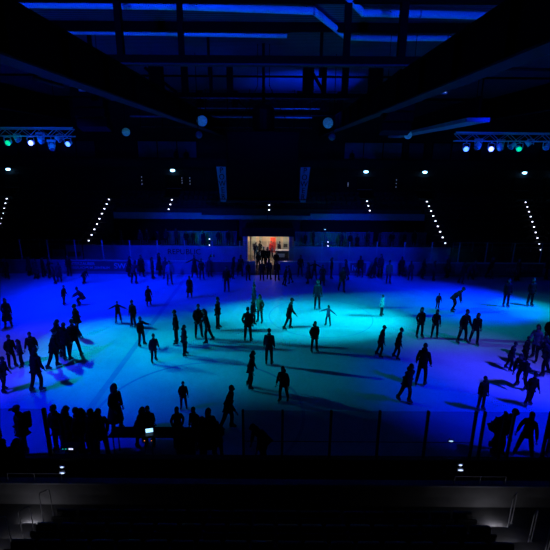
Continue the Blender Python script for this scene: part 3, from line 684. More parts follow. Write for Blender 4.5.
for q in (-.22, .22): MB().tube([(q, 0, 0), (q, 0, pp.z-.06)], .02, 6).build('leg', MT['post'], o)
for i, px in enumerate((144.5, 151.5)):
    pp = aty(px, 440.5, 12.3); o = thing('indicator_lamp', ['left', 'right'][i]+' of the two tiny orange lights below the laptop', 'light', pp, 0, 'orange lights below the laptop')
    MB().box((-.03, 0, -.05), (.03, .05, .05), .005).build('housing', MT['black'], o); MB().ell((0, -.01, 0), (.014, .012, .022), 8, 6).build('lens', MT['warm_led'], o); MB().tube([(0, .03, -.04), (0, .03, -pp.z)], .012, 6).build('stand', MT['black'], o)

p = aty(451, 441, NY-.08); o = thing('glass_reflection', 'small glowing stand-in for a white reflection on the near glass right of centre', 'lamp', p)  # reflection on the pane, built as a small glowing fitting
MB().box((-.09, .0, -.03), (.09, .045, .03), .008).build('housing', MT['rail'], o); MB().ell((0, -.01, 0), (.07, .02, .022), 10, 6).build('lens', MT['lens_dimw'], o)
# ================================================================ PEOPLE
V = Vector
def skinned(name, verts, edges, rad, m, sub=1, root=0, extra=None):
    me = bpy.data.meshes.new(name); me.from_pydata(verts, edges, []); o = bpy.data.objects.new(name, me); C.objects.link(o)
    md = o.modifiers.new('s', 'SKIN'); md.use_smooth_shade = True
    me_l = me.skin_vertices
    if not me_l:
        bm = bmesh.new(); bm.from_mesh(me); bm.verts.layers.skin.verify(); bm.to_mesh(me); bm.free()
    sv = me.skin_vertices[0].data
    for i, r in enumerate(rad):
        sv[i].radius = r if isinstance(r, tuple) else (r, r); sv[i].use_root = (i == root)
    sb = o.modifiers.new('u', 'SUBSURF'); sb.levels = sub; sb.render_levels = sub
    dg = bpy.context.evaluated_depsgraph_get(); ev = bpy.data.meshes.new_from_object(o.evaluated_get(dg))
    bpy.data.objects.remove(o); bpy.data.meshes.remove(me)
    mb = MB().add(ev); bpy.data.meshes.remove(ev)
    if extra: extra(mb)
    return mb.mesh(name, m, True)

def D(x, y, z): return V((x, y, z)).normalized()
# figure faces -Y; +X is screen right when facing the camera
POSES = {
 #         lean (forward, side)  armL(up,fore)                armR(up,fore)                legL(thigh,shank)            legR
 'stand': dict(lean=(.02, 0), aL=(D(-.18,.02,-1), D(-.10,-.18,-1)), aR=(D(.18,.02,-1), D(.10,-.18,-1)), lL=(D(-.07,0,-1), D(-.03,.02,-1)), lR=(D(.07,0,-1), D(.03,.02,-1))),
 'relaxed': dict(lean=(.05, .04), aL=(D(-.30,.08,-1), D(.25,-.55,-.75)), aR=(D(.18,.02,-1), D(.12,-.1,-1)), lL=(D(-.10,-.05,-1), D(-.05,.05,-1)), lR=(D(.10,-.16,-1), D(.05,.12,-1))),
 'glide': dict(lean=(.18, 0), aL=(D(-.28,.1,-.95), D(-.12,-.4,-.9)), aR=(D(.28,.1,-.95), D(.12,-.4,-.9)), lL=(D(-.10,-.22,-1), D(-.05,.2,-1)), lR=(D(.10,.12,-1), D(.08,.28,-.95))),
 'stride': dict(lean=(.22, 0), aL=(D(-.2,-.3,-.9), D(-.1,-.6,-.7)), aR=(D(.2,.35,-.9), D(.12,.0,-1)), lL=(D(-.06,.26,-.95), D(-.04,.38,-.92)), lR=(D(.06,-.26,-.95), D(.05,.08,-1))),
 'armsout': dict(lean=(.1, .03), aL=(D(-1,0,-.5), D(-1,-.15,-.45)), aR=(D(1,0,-.55), D(1,-.2,-.5)), lL=(D(-.16,-.12,-1), D(-.1,.2,-1)), lR=(D(.16,-.05,-1), D(.1,.1,-1))),
 'armside': dict(lean=(.06, -.05), aL=(D(-.18,.05,-1), D(-.1,-.2,-1)), aR=(D(.85,-.1,-.75), D(.9,-.1,-.4)), lL=(D(-.1,0,-1), D(-.08,.1,-1)), lR=(D(.12,-.1,-1), D(.1,.12,-1))),
 'pockets': dict(lean=(.03, 0), aL=(D(-.35,.25,-.95), D(.25,-.35,-.9)), aR=(D(.35,.25,-.95), D(-.25,-.35,-.9)), lL=(D(-.10,.03,-1), D(-.06,0,-1)), lR=(D(.10,-.05,-1), D(.06,.05,-1))),
 'apart': dict(lean=(.12, .05), aL=(D(-.4,.1,-.9), D(-.2,-.4,-.8)), aR=(D(.3,-.1,-.95), D(.15,-.4,-.85)), lL=(D(-.22,0,-1), D(-.17,.1,-1)), lR=(D(.22,-.1,-1), D(.17,.12,-1))),
 'phone': dict(lean=(.05, 0), aL=(D(-.2,-.15,-1), D(.25,-.9,.25)), aR=(D(.25,-.1,-1), D(-.2,-.95,.2)), lL=(D(-.09,0,-1), D(-.05,.02,-1)), lR=(D(.09,0,-1), D(.05,.02,-1))),
 'bend': dict(lean=(.95, .05), aL=(D(-.15,-.15,-1), D(.05,-.25,-1)), aR=(D(.15,-.1,-1), D(.0,-.3,-1)), lL=(D(-.16,-.3,-1), D(-.05,.3,-1)), lR=(D(.16,-.35,-1), D(.06,.35,-1))),
 'crouch': dict(lean=(.6, 0), aL=(D(-.25,-.8,-.5), D(.1,-.8,-.5)), aR=(D(.25,-.8,-.55), D(-.1,-.8,-.45)), lL=(D(-.25,-1,-.25), D(-.05,.35,-1)), lR=(D(.25,-1,-.2), D(.05,.35,-1))),
 'armup': dict(lean=(.02, 0), aL=(D(-.3,.0,-1), D(-.2,-.2,-1)), aR=(D(.55,-.1,.9), D(.15,-.1,1)), lL=(D(-.09,0,-1), D(-.05,.02,-1)), lR=(D(.12,-.1,-1), D(.08,.1,-1))),
 'leantable': dict(lean=(.42, -.12), aL=(D(-.3,-.6,-.8), D(-.1,-.7,-.7)), aR=(D(.3,-.5,-.8), D(.05,-.7,-.7)), lL=(D(-.12,.05,-1), D(-.08,.05,-1)), lR=(D(.12,-.08,-1), D(.06,.08,-1))),
}
def build_person(pose, build='m', hairs='short', coat='jacket'):
    P = POSES[pose]; ld, sd = P['lean']
    sw = .17 if build == 'm' else .15
    hp = V((0, 0, .95)); tl = D(sd, -ld, 1)
    lf = D(0, -1, -ld*.9) # local forward of trunk
    waist = hp+tl*.16; chest = hp+tl*.36; neckb = hp+tl*.52; neck = neckb+D(sd*.5, -ld*.8, 1)*.07
    hd = D(sd*.4, -ld*.45, 1); headc = neck+hd*.14+V((0, -.02, 0))
    side = V((1, 0, -sd)).normalized()
    shL = neckb-side*sw-tl*.065; shR = neckb+side*sw-tl*.065
    def arm(s, a): e = s+a[0]*.28; w = e+a[1]*.25; return e, w, w+a[1]*.09
    eL, wL, pL = arm(shL, P['aL']); eR, wR, pR = arm(shR, P['aR'])
    hipL = hp+V((-.09, 0, -.03)); hipR = hp+V((.09, 0, -.03))
    def leg(h, a): k = h+a[0]*.42; n = k+a[1]*.41; return k, n
    kL, aL = leg(hipL, P['lL']); kR, aR = leg(hipR, P['lR'])
    low = min(aL.z, aR.z); sh = V((0, 0, .155-low))
    pts = dict(hp=hp, waist=waist, chest=chest, neckb=neckb, neck=neck, headc=headc, shL=shL, shR=shR, eL=eL, eR=eR, wL=wL, wR=wR, pL=pL, pR=pR, hipL=hipL, hipR=hipR, kL=kL, kR=kR, aL=aL, aR=aR, hem=hp-D(sd*.5, -ld*.5, 1)*.13, colar=neckb+tl*.035)
    mid = (aL+aR)/2; off = V((-mid.x, -mid.y, 0))+sh
    for k in pts: pts[k] = pts[k]+off
    g = pts
    def graph(names, edges, rads, nm, m, extra=None):
        return skinned(nm, [g[n] for n in names], [(names.index(a), names.index(b)) for a, b in edges], rads, m, 2 if nm != 'body' else 1, 0, extra)
    # body: head, trunk, arms, legs as one surface, head shaped with face, five-fingered hands
    def ex(mb):
        def face(p):
            if p.y < 0 and abs(p.x) < .03 and -.035 < p.z < .02: p = V((p.x, p.y-.02, p.z))       # nose
            if p.z < -.05: p = V((p.x*.82, p.y*.92, p.z))                                         # jaw
            if p.y < -.05 and .01 < p.z < .04 and .015 < abs(p.x) < .05: p = V((p.x, p.y+.008, p.z))
            return p
        mb.ell(g['headc'], (.076, .096, .118), 16, 12, face)
        for s in (-1, 1): mb.ell(g['headc']+V((s*.078, .01, -.005)), (.012, .02, .032), 8, 6)
        for s, w, p, d in ((-1, 'wL', 'pL', P['aL'][1]), (1, 'wR', 'pR', P['aR'][1])):
            d = d.normalized(); a = d.cross(V((0, 0, 1)) if abs(d.z) < .9 else V((0, 1, 0))).normalized(); b = d.cross(a).normalized()
            c = g[p]-d*.03
            for k, (o_, ln) in enumerate(((-.027, .062), (-.009, .075), (.009, .07), (.027, .055))):
                q = c+a*o_+d*.035; j = q+d*ln*.5+b*.006; t = j+d*ln*.45+b*.02
                mb.tube([q, j, t], [.0095, .0085, .0065], 6)
            q = c+a*.03-d*.02; mb.tube([q, q+a*.028+d*.025, q+a*.032+d*.055], [.011, .010, .008], 6)
    n = ['hp','waist','chest','neckb','neck','headc','shL','eL','wL','pL','shR','eR','wR','pR','hipL','kL','aL','hipR','kR','aR']
    e = [('hp','waist'),('waist','chest'),('chest','neckb'),('neckb','neck'),('neck','headc'),('neckb','shL'),('shL','eL'),('eL','wL'),('wL','pL'),('neckb','shR'),('shR','eR'),('eR','wR'),('wR','pR'),('hp','hipL'),('hipL','kL'),('kL','aL'),('hp','hipR'),('hipR','kR'),('kR','aR')]
    r = [(.13,.10),(.12,.085),(.14,.10),(.09,.07),.05,.06,.055,.04,.026,(.036,.018),.055,.04,.026,(.036,.018),.085,.055,.04,.085,.055,.04]
    body = graph(n, e, r, 'body', MT['skin'], ex)
    root = thing('person', 'x', 'person')
    link('person_body', body, root)
    # jacket
    jn = ['hp','hem','colar','waist','chest','neckb','shL','eL','wL','shR','eR','wR']
    je = [('hp','hem'),('neckb','colar'),('hp','waist'),('waist','chest'),('chest','neckb'),('neckb','shL'),('shL','eL'),('eL','wL'),('neckb','shR'),('shR','eR'),('eR','wR')]
    fat = 1.0 if build == 'm' else .93
    jr = [(.185*fat,.15*fat),(.17*fat,.14*fat),(.07,.06),(.165*fat,.135),(.18*fat,.14),(.12,.10),.078*fat,.066*fat,.048,.078*fat,.066*fat,.048]
    def jex(mb):
        c = g['neck']; mb.lathe([(.085, -.05), (.082, .0), (.072, .02)], c, 14, tl)
        if coat == 'coat':
            h = g['hp']; mb.lathe([(.27, -.50), (.23, -.25), (.18, .02), (.15, .1)], h, 18, D(sd, -ld*.4, 1))
        if coat == 'hood':
            mb.ell(g['neck']+V((0, .07, .02)), (.12, .08, .10), 12, 8)
        if coat == 'backpack': mb.box(g['chest']+V((-.15, .10, -.28)), g['chest']+V((.15, .30, .16)), .05)
    jk = graph(jn, je, jr, 'jacket', MT['cloth'], jex); link('jacket', jk, root)
    tn = ['hp','hipL','kL','aL','hipR','kR','aR']; te = [('hp','hipL'),('hipL','kL'),('kL','aL'),('hp','hipR'),('hipR','kR'),('kR','aR')]
    tr = [(.12,.10),.098*fat,.078,.062,.098*fat,.078,.062]
    link('trousers', graph(tn, te, tr, 'trousers', MT['cloth2']), root)
    # hair or hat
    hc = g['headc']; mb = MB()
    def capf(p):
        if p.y < -.03 and p.z < .035: p = V((p.x*.8, -.045, max(p.z, .01)))
        if p.z < -.07: p.z = -.07
        return p
    if hairs in ('short', 'long'): mb.ell(hc+V((0, .012, .018)), (.088, .10, .118), 14, 10, capf)
    if hairs == 'long':
        mb.tube([hc+V((0, .06, .03)), hc+V((0, .10, -.08)), hc+V((0, .10, -.22)), hc+V((0, .09, -.34))], [.075, .085, .08, .03], 10)
    if hairs == 'hat':
        mb.ell(hc+V((0, .01, .045)), (.094, .108, .115), 14, 10, lambda p: V((p.x, p.y, max(p.z, -.01)))).ell(hc+V((0, .01, .165)), (.035, .035, .03), 8, 6)
    if hairs == 'cap':
        mb.ell(hc+V((0, .01, .04)), (.092, .106, .105), 14, 10, lambda p: V((p.x, p.y, max(p.z, -.0)))).box(hc+V((-.07, -.19, .03)), hc+V((.07, -.06, .045)), .006)
    link('hat' if hairs in ('hat', 'cap') else 'hair', mb.mesh('hair', MT['hair'], True), root)
    # skates
    for a, lg in (('aL', 'lL'), ('aR', 'lR')):
        A = g[a]; s = link('skate', SK1, root, A); s.rotation_euler = (0, 0, R(-10 if a == 'aL' else 10))
        if A.z > .2: s.rotation_euler.x = -R(35)
        link('blade', SK2, s)
    return root
mb = MB()
mb.prism([(-.045, .075, .02), (-.045, .07, -.085), (-.045, -.17, -.085), (-.045, -.19, -.05), (-.045, -.12, -.01), (-.045, -.055, .04), (-.045, -.055, .1), (-.045, .07, .1)], (.09, 0, 0))
bmesh.ops.bevel(mb.bm, geom=list(mb.bm.edges), offset=.014, segments=2, affect='EDGES')
SK1 = mb.mesh('skate', MT['boot'])
mb = MB(); mb.box((-.004, -.20, -.15), (.004, .10, -.125)); mb.box((-.02, .02, -.13), (.02, .06, -.08)); mb.box((-.02, -.15, -.13), (.02, -.11, -.08))
SK2 = mb.mesh('blade', MT['blade'])
PROTO = {}
COL = {'k': ('cloth', 'cloth'), 'c': ('cloth2', 'cloth'), 'n': ('cloth3', 'cloth'), 'w': ('clothw', 'cloth2'), 'm': ('clothm', 'cloth2'), 'r': ('clothr', 'cloth'), 'g': ('clothg', 'cloth2')}
USED = set()
def person(loc, hgt, rot, pose, var, col, label, group):
    build, hairs, coat = {'a': ('m','short','jacket'), 'b': ('f','long','jacket'), 'c': ('m','hat','jacket'), 'd': ('f','long','coat'), 'e': ('m','short','hood'), 'f': ('m','cap','backpack')}[var]
    key = (pose, var)
    if key not in PROTO: PROTO[key] = build_person(pose, build, hairs, coat); o = PROTO[key]
    else: o = copy_tree(PROTO[key])
    o.location = loc; s = hgt/1.745; o.scale = (s, s, s); o.rotation_euler = (0, 0, R(rot))
    o['label'] = label
    if group: o['group'] = group
    elif 'group' in o: del o['group']
    if label in USED: print('DUP LABEL', label)
    USED.add(label)
    j, t = COL[col]
    for ch in KID[o.name]:
        b = ch.name.split('.')[0]
        if b in ('jacket', 'trousers'):
            ch.material_slots[0].link = 'OBJECT'; ch.material_slots[0].material = MT[j if b == 'jacket' else t]
    return o
FACT = {'bend': .72, 'crouch': .62, 'leantable': .93, 'armup': 1.0, 'glide': .95, 'stride': .93, 'apart': .95}
def on_ice(px, fy, hy, rot, pose, var, col, label, group, z=0.0, lim=(1.15, 1.98)):
    p = atz(px, fy, z); top = aty(px, hy, p.y).z-z
    h = top/FACT.get(pose, 1.0); h = min(max(h, lim[0]), lim[1])
    return person(p, h, rot, pose, var, col, label, group)
G = 'skaters on the ice'
ICE = [
 # px, foot y, head y, rotation, pose, variant, colour, label
 (9, 328, 300, 30, 'relaxed', 'd', 'k', 'person in a wide dark coat standing alone on the blue ice near the left edge'),
 (60, 357, 310, 150, 'armside', 'b', 'k', 'person with raised hand at the back left of the tight group holding hands'),
 (68, 361, 322, 170, 'stand', 'e', 'k', 'person in the very middle of the tight dark group at left'),
 (76, 357, 318, 190, 'apart', 'a', 'k', 'person with legs apart at the right front of the tight dark group'),
 (79, 338, 306, -60, 'relaxed', 'a', 'k', 'tall dark person at the back right of the tight group at left'),
 (53, 369, 329, 110, 'stride', 'c', 'k', 'person in a pompom hat skating towards the tight group from its left'),
 (13, 368, 337, 60, 'relaxed', 'a', 'k', 'dark person at far left holding the hand of a smaller one'),
 (23, 367, 341, -60, 'armside', 'b', 'n', 'smaller person at far left beside a taller dark one'),
 (35, 362, 334, 20, 'stride', 'a', 'k', 'skater striding just left of the person in the pompom hat'),
 (37, 392, 350, 160, 'glide', 'e', 'k', 'skater gliding away directly below the striding skater at left'),
 (64, 305, 287, 80, 'glide', 'a', 'k', 'small skater alone on bright blue ice above the tight group'),
 (56, 284, 268, -80, 'glide', 'b', 'n', 'small skater near the far boards left of the dark banner'),
 (84, 284, 272, 90, 'bend', 'a', 'k', 'small skater bending low in front of the dark banner'),
 (80, 306, 292, -70, 'crouch', 'c', 'n', 'small crouching child on open ice between banner and tight group'),
 (119, 323, 302, 10, 'armsout', 'a', 'k', 'skater with both arms held out left of centre'),
 (134, 327, 302, -20, 'relaxed', 'c', 'k', 'skater in a hat right beside the one with arms held out'),
 (142, 346, 318, 60, 'armside', 'a', 'k', 'person reaching one arm forward behind the leaning child'),
 (154, 362, 336, 40, 'glide', 'c', 'n', 'leaning child with a long shadow to the right'),
 (177, 344, 312, -80, 'pockets', 'a', 'k', 'slim person standing upright in profile left of the embracing pair'),
 (185, 356, 327, 90, 'relaxed', 'e', 'n', 'blurred skater just below the slim upright person'),
 (199, 338, 302, 20, 'relaxed', 'a', 'k', 'left person of the embracing pair left of centre'),
 (210, 343, 311, -80, 'stride', 'b', 'k', 'right person of the embracing pair, leaning in with legs apart'),
 (218, 329, 299, 80, 'stand', 'a', 'k', 'upright person in profile just right of the embracing pair'),
 (248, 342, 302, 170, 'pockets', 'a', 'k', 'tall dark person at the front of the trio at centre'),
 (253, 326, 301, 60, 'relaxed', 'e', 'k', 'person hidden behind the tall dark one of the centre trio'),
 (260, 323, 296, -30, 'pockets', 'b', 'g', 'person in a greenish top at the right of the centre trio'),
 (254, 312, 286, 100, 'armup', 'a', 'n', 'person with a raised arm behind the centre trio'),
 (190, 298, 277, 0, 'relaxed', 'd', 'k', 'dark round skater alone below the green exit sign'),
 (149, 306, 287, 30, 'glide', 'd', 'k', 'dark round skater alone on far blue ice left of centre'),
 (227, 292, 263, 0, 'stand', 'a', 'k', 'tall thin skater in front of the boards left of the entrance'),
 (184, 409, 383, 10, 'relaxed', 'a', 'k', 'dark blurred skater inside the painted circle line'),
 (249, 388, 354, 80, 'glide', 'e', 'n', 'blurred bulky skater below the centre trio'),
 (287, 330, 299, 90, 'stride', 'a', 'k', 'man walking with long steps right of the centre trio'),
 (317, 309, 275, 0, 'stand', 'c', 'n', 'blurred skater standing on far ice behind the child in light clothes'),
 (328, 326, 306, -30, 'armsout', 'b', 'm', 'child in lighter clothes standing right of the walking man'),
 (314, 352, 323, 20, 'pockets', 'e', 'k', 'sharp dark figure facing the camera near the rink centre'),
 (269, 365, 331, 170, 'stand', 'a', 'n', 'tall blurred skater left of the sharp central figure'),
 (284, 401, 368, -20, 'glide', 'e', 'k', 'large dark blurred skater nearest at the centre'),
 (381, 316, 296, 60, 'relaxed', 'a', 'w', 'person in a white shirt standing right of centre with a wide shadow'),
 (378, 357, 328, 80, 'glide', 'a', 'n', 'left one of two blurred skaters on the cyan ice right of centre'),
 (395, 359, 331, 80, 'glide', 'c', 'k', 'right one of two blurred skaters on the cyan ice right of centre'),
 (419, 338, 309, 10, 'pockets', 'b', 'k', 'left person of the upright pair at right, elbows out'),
 (434, 338, 311, -20, 'relaxed', 'b', 'k', 'right person of the upright pair at right'),
 (437, 309, 294, 0, 'glide', 'a', 'n', 'small blurred skater behind the upright pair at right'),
 (452, 312, 292, 60, 'bend', 'a', 'n', 'small bending skater left above the hand-holding pair'),
 (461, 343, 312, 20, 'apart', 'a', 'k', 'left person of the hand-holding pair at right'),
 (473, 344, 315, -10, 'stride', 'b', 'k', 'right person of the hand-holding pair at right'),
 (420, 386, 345, 150, 'glide', 'e', 'k', 'tall dark blurred skater below the upright pair at right'),
 (403, 402, 366, 30, 'stride', 'e', 'n', 'faint dark skater left below the upright pair, farther forward'),
 (505, 307, 278, 0, 'stand', 'e', 'k', 'left one of two blurred figures in the dark far right corner'),
 (529, 306, 274, 0, 'stand', 'a', 'k', 'right one of two blurred figures in the dark far right corner'),
 (546, 348, 319, -20, 'relaxed', 'c', 'k', 'person in a hat at the right edge beside the one with long hair'),
 (534, 360, 322, -50, 'stride', 'b', 'm', 'long haired person in a lighter top near the right edge'),
 (507, 370, 344, 70, 'glide', 'a', 'n', 'blurred skater left of the long haired one near the right edge'),
 (523, 366, 338, 40, 'relaxed', 'a', 'k', 'dark skater close behind the long haired one at right'),
 (521, 388, 360, -60, 'bend', 'e', 'k', 'skater stooping below the long haired one at right'),
 (545, 376, 340, -100, 'stride', 'e', 'n', 'skater cut by the right edge below the one in a hat'),
 (480, 410, 378, 10, 'stand', 'a', 'k', 'dark blurred skater upright left of the stooping man at lower right'),
 (527, 405, 374, 0, 'glide', 'c', 'k', 'dark blurred skater above the pair at the lower right glass'),
 (4, 392, 360, 90, 'glide', 'a', 'n', 'blurred skater at the left edge below the taller and smaller pair'),
 (341, 292, 262, 10, 'stride', 'a', 'n', 'skater by the far boards just left of the three-letter logo'),
 (388, 284, 262, 0, 'stand', 'c', 'g', 'person with greenish hat in front of the bright panel right of centre'),
 (170, 285, 262, 20, 'relaxed', 'b', 'm', 'person in a lighter jacket by the far boards below the wall lettering'),
]
for r in ICE: on_ice(*r, G)
# crowd along the far boards
far = [(8, 279), (37, 279), (44, 277), (30, 276), (50, 278), (60, 282), (70, 276), (129, 277), (134, 284), (142, 277), (153, 279), (160, 276), (166, 279), (195, 278), (202, 280), (210, 277), (232, 279), (240, 277),
       (300, 277), (308, 284), (314, 280), (322, 286), (331, 279), (347, 280), (360, 278), (372, 279), (380, 277), (401, 277), (410, 281), (422, 279), (433, 281), (447, 278), (460, 284), (470, 280), (488, 279), (516, 281), (545, 279)]
pz_ = ['stand', 'relaxed', 'pockets', 'glide', 'stride', 'relaxed', 'armsout', 'stand', 'bend']
vz = ['a', 'b', 'e', 'c', 'd', 'a', 'f']
fl = [f for f in far if f[0] < 250]; fr_ = [f for f in far if f[0] > 250]
for S, nm in ((fl, 'left'), (fr_, 'right')):
    for i, (px, fy) in enumerate(S):
        o_ = ORD[i] if nm == 'left' else ORD[i]
        on_ice(px, fy, fy-18-random.random()*4, random.choice((0, 20, -30, 60, 90, -90, 170)), pz_[(i*5+len(nm)) % 9], vz[(i*3+1) % 6], 'knkcknk'[i % 7],
               'dark figure by the far boards, %s from left on the %s side of the entrance' % (o_, nm), 'dark figures along the far boards')
# people in the entrance and foyer
for i, (px, Y, h, rot, pose, var, col, lb) in enumerate((
  (255.5, 41.4, 1.72, 30, 'relaxed', 'a', 'n', 'person at the left post of the bright entrance'), (260, 42.4, 1.7, -40, 'pockets', 'b', 'c', 'person with long hair half hidden at the left in the bright entrance'),
  (263.5, 38.8, 1.82, 0, 'stand', 'a', 'k', 'left of the two tall dark figures in the middle of the entrance'), (267.5, 38.9, 1.78, 20, 'pockets', 'e', 'k', 'right of the two tall dark figures in the middle of the entrance'),
  (271, 42.3, 1.7, -20, 'relaxed', 'b', 'r', 'person in red inside the bright entrance'), (279, 41.8, 1.75, 60, 'relaxed', 'a', 'n', 'person behind the counter at the right of the bright entrance'),
  (276, 37.4, 1.75, 10, 'relaxed', 'a', 'k', 'dark figure in front of the counter side of the entrance'), (258, 37.6, 1.65, 30, 'relaxed', 'b', 'k', 'shorter dark figure in front of the left side of the entrance'))):
    person(V((xat(px, Y, .9), Y, .01 if Y > 39.4 else 0)), h, rot, pose, var, col, lb, 'people in the entrance')
for i, (px, fy, hh) in enumerate(((262, 281, 1.7), (269, 280, 1.75), (277, 281, 1.7), (284, 286, 1.6), (291, 284, 1.5), (248, 281, 1.6))):
    person(atz(px, fy), hh, (0, 160, 20, 90, -90, 30)[i], ('stand', 'pockets', 'relaxed', 'glide', 'stride', 'relaxed')[i], 'abeacb'[i], 'knkknk'[i], 'dark skater on the ice before the entrance, %s' % ('second from the left', 'third from the left', 'fourth from the left', 'fifth from the left', 'rightmost', 'leftmost')[i], 'skaters before the entrance')
# spectators on the terrace
tl_ = [(112, 43.2), (121, 42.2), (140, 42.6), (147, 43.3), (158, 42), (166, 43.2), (176, 43.4), (186, 42.6), (193, 43.2), (203, 42.4), (218, 43.2), (228, 42.8)]
tr_ = [(305, 42.6), (313, 43.4), (341, 42.8), (350, 42.2), (357, 41.6), (368, 43.2), (379, 42.6), (392, 43), (404, 42.4), (414, 43.3)]
for S, nm in ((tl_, 'left'), (tr_, 'right')):
    for i, (px, Y) in enumerate(S):
        person(V((xat(px, Y, 2), Y, 1.0)), 1.55+.25*random.random(), random.choice((0, 15, -20, 40, -60)), pz_[(i*2) % 3], vz[i % 5], 'kcnk'[i % 4],
               'spectator on the terrace, %s from the left of those %s of the entrance' % (ORD[i], nm), 'spectators on the terrace')
for px, lb in ((176, 'left of the two spectators on the balcony left of the scoreboard'), (186, 'right of the two spectators on the balcony left of the scoreboard'), (352, 'single spectator on the balcony right of the scoreboard'),):
    person(V((aty(px, 155, 49.9).x, 49.9, zb+.12)), 1.8, 0, 'relaxed', 'a', 'k', lb, 'spectators on the balcony')
# near crowd behind the boards at the lower left, standing on the ice edge or the walkway
NEAR = [
 (27, 458, 392, -60, 'relaxed', 'f', 'k', 'tall person with a backpack by the glass post at lower left', 0),
 (24, 478, 420, 160, 'pockets', 'b', 'k', 'person in front of the one with a backpack at lower left', 1),
 (10, 470, 421, 60, 'relaxed', 'e', 'k', 'dark person at the lower left edge', 1),
 (-3, 466, 416, 30, 'stand', 'a', 'k', 'person cut by the left edge at lower left', 0),
 (63, 455, 404, -20, 'apart', 'a', 'k', 'person with elbow out at the left end of the near crowd', 0),
 (72, 458, 410, 150, 'stand', 'd', 'k', 'broad dark person beside the lit mixer', 0),
 (81, 458, 411, 100, 'pockets', 'a', 'k', 'dark person fourth from the left end of the near crowd, right of the broad one', 0),
 (88, 456, 411, -90, 'relaxed', 'b', 'k', 'dark person behind the tallest one of the near crowd', 0),
 (97, 462, 403, -30, 'relaxed', 'e', 'k', 'tallest dark person at the right end of the dense near crowd', 0),
 (104, 462, 409, 40, 'pockets', 'b', 'k', 'person leaning on the right of the dense near crowd', 0),
 (118, 433, 387, 60, 'relaxed', 'd', 'k', 'person in a long dark coat skating right of the near crowd', 0),
 (141, 446, 409, 70, 'leantable', 'd', 'k', 'person leaning over the dark table left of the laptop', 0),
 (151, 446, 408, 0, 'phone', 'a', 'k', 'person standing behind the lit laptop', 0),
 (179, 446, 409, 20, 'pockets', 'd', 'k', 'hunched person behind the right part of the dark table', 0),
 (197, 446, 409, -30, 'armside', 'a', 'k', 'slim person with a raised elbow at the right end of the table', 0),
 (210, 458, 411, 30, 'pockets', 'd', 'k', 'broad person at the boards right of the table', 0),
 (226, 430, 390, 80, 'stride', 'a', 'k', 'skater in mid step above the right end of the near crowd', 0),
 (203, 462, 420, 120, 'stand', 'e', 'k', 'person behind the broad one right of the table', 0),
 (219, 462, 424, -140, 'relaxed', 'e', 'k', 'stooping person at the right end of the near crowd', 0),
 (265, 462, 430, -60, 'bend', 'e', 'k', 'person bent down alone behind the glass left of centre', 0),
 (491, 452, 400, 70, 'bend', 'a', 'k', 'man bending forward over the boards gate at lower right', 0),
 (498, 456, 417, 20, 'relaxed', 'b', 'k', 'smaller person between the bending man and the striding one', 0),
 (523, 457, 415, -40, 'apart', 'b', 'k', 'long haired person with legs apart behind the glass at lower right', 0),
 (548, 456, 420, 20, 'stand', 'a', 'k', 'person at the right edge behind the near glass', 0),
]
for i, (px, fy, hy, rot, pose, var, col, lb, wk) in enumerate(NEAR):
    p = atz(px, fy)
    if wk == 0 and p.y < NY+.42:
        yy = NY+.5+.42*(i % 3); p = V((xat(px, yy, .6), yy, 0))
    if wk == 1: p = V((xat(px, 10.6, .6), 10.6, 0))
    top = aty(px, hy, p.y).z; h = min(max(top/FACT.get(pose, 1), 1.4), 2.0)
    person(p, h, rot, pose, var, col, lb, 'people at the near boards')
# ================================================================ LIGHT
W = bpy.data.worlds.new('world'); SC.world = W; W.use_nodes = True
W.node_tree.nodes['Background'].inputs[0].default_value = (0.0, .002, .02, 1); W.node_tree.nodes['Background'].inputs[1].default_value = .02
def spot(name, loc, to, col, e, ang, blend=.6, size=.12):
    l = bpy.data.lights.new(name, 'SPOT'); l.color = col; l.energy = e; l.spot_size = R(ang); l.spot_blend = blend; l.shadow_soft_size = size
    o = bpy.data.objects.new(name, l); C.objects.link(o); o.location = loc
    o.rotation_euler = (V(to)-V(loc)).to_track_quat('-Z', 'Y').to_euler(); return o
def point(name, loc, col, e, size=.2):
    l = bpy.data.lights.new(name, 'POINT'); l.color = col; l.energy = e; l.shadow_soft_size = size
    o = bpy.data.objects.new(name, l); C.objects.link(o); o.location = loc; return o
BL = (0, .01, 1); CY = (0, .50, .75); PU = (.10, .09, 1)
LT = (-24, TY-.6, 10.7); RT = (23, TY-.6, 10.7)
LL = (-16, TY-.6, 10.7); LTn = (-26, 17, 10.8); RTn = (25, 15, 10.8)
spot('stage_or_fill_spot', LT, atz(350, 316), CY, 66000, 20, 1)
spot('stage_or_fill_spot', RT, atz(325, 320), CY, 66000, 20, 1)
spot('stage_or_fill_spot', LL, atz(118, 348), CY, 7500, 46, 1)
spot('stage_or_fill_spot', LT, atz(225, 355), CY, 16000, 20, 1)
spot('stage_or_fill_spot', RT, atz(535, 310), CY, 5000, 26, 1)
spot('stage_or_fill_spot', LL, atz(80, 300), BL, 9000, 95, 1)
spot('stage_or_fill_spot', LT, atz(110, 285), BL, 9000, 50, 1)
spot('stage_or_fill_spot', LT, atz(300, 290), BL, 16000, 30, 1)
spot('stage_or_fill_spot', RT, atz(468, 302), BL, 26000, 40, 1)
spot('stage_or_fill_spot', LTn, atz(180, 288), BL, 15000, 36, 1)
spot('stage_or_fill_spot', (18, 12, 13.5), atz(500, 364), PU, 6500, 30, 1)
spot('stage_or_fill_spot', (18, 11, 13.5), atz(508, 398), BL, 18000, 36, 1)
spot('stage_or_fill_spot', (-18, 12, 13.5), atz(-10, 365), PU, 5000, 36, 1)
spot('stage_or_fill_spot', (-18, 11, 13.5), atz(40, 400), BL, 14000, 44, 1)
spot('stage_or_fill_spot', (-11, 9, 15), (-9, 39.6, 1.2), BL, 45000, 24, 1)  # unseen fill spot, added to brighten the pale wall left of the entrance
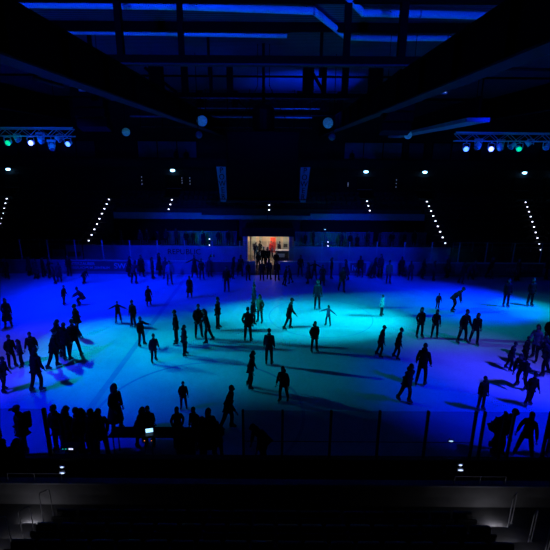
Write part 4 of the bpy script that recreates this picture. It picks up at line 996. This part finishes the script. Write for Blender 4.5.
spot('stage_or_fill_spot', (11, 9, 15), (8, 39.6, 1.2), BL, 40000, 22, 1)  # same added fill for the wall right of the entrance
spot('panel_fill_spot', (-14, 13, 13.0), (X0-2.3, SBY, 8.8), (0, .28, 1), 900, 9, .5)  # unseen front spots added to brighten the lettered side panels
spot('panel_fill_spot', (13, 13, 13.0), (X0+2.3, SBY, 8.8), (0, .16, 1), 900, 9, .5)
for px, py, c, e in ((31, 146, (0, .05, 1), 5), (68, 147, (0, .08, 1), 2.5), (8, 146, (0, .8, .3), 1.2), (466, 151, (0, .04, 1), 2.5), (491, 151, (0, .03, 1), 5), (519, 151, (0, .5, .4), 1), (50, 146, (0, .1, 1), 2.5), (545, 150, (0, .1, 1), 2)):
    point('truss_lamp_light', aty(px, py, TY-.7), c, e*4, .15)
# unseen spots added to wash the roof and ducts in blue
for x, tx_, e in ((-7.5, -7, 1500), (0, -1, 1500), (6.5, 6, 1500)):
    spot('roof_wash', (x, 10, 13.9), (tx_, 24, 15.9), (0, .04, 1), e*1.7, 80, 1, .25)
for x, y, e in ((-2.5, 28, 6000), (2.5, 35, 6500)):
    spot('roof_wash', (x, y, 10.2), (x, y+2, 16), (0, .03, 1), e, 100, .8, .3)
point('terrace_lamp_light', (aty(200, 240, 42.6).x, 42.4, 2.9), (0, .5, .55), 40)
point('terrace_lamp_light', (aty(330, 240, 42.6).x, 42.4, 2.9), (0, .5, .55), 40)
for px in (250, 262, 271, 286): point('foyer_light', (aty(px, 240, 41.9).x, 41.6, 2.6), (1, .80, .58), 45)
for yy, zz in ((7.95, 1.82), (7.2, 2.22), (6.45, 2.62)):
    for ax in (AXL, AXR):
        l = bpy.data.lights.new('step_lamp_light', 'AREA'); l.shape = 'RECTANGLE'; l.size = .34; l.size_y = .03; l.energy = 1.3; l.color = (.9, .88, 1)
        o = bpy.data.objects.new('step_lamp_light', l); C.objects.link(o); o.location = (ax, yy+.06, {1.82: 1.79, 2.22: 1.92, 2.62: 2.32}[zz]); o.rotation_euler = (R(50), 0, 0)
for dx, w in DOORX: point('exit_lamp_light', (dx, 50.5, 8.25), (.1, .5, 1), 4, .1)
SC.view_settings.view_transform = 'Standard'; SC.view_settings.look = 'None'; SC.view_settings.gamma = 1; SC.view_settings.use_curve_mapping = False
SC.view_settings.exposure = 0
SC.cycles.max_bounces = 5; SC.cycles.transparent_max_bounces = 12
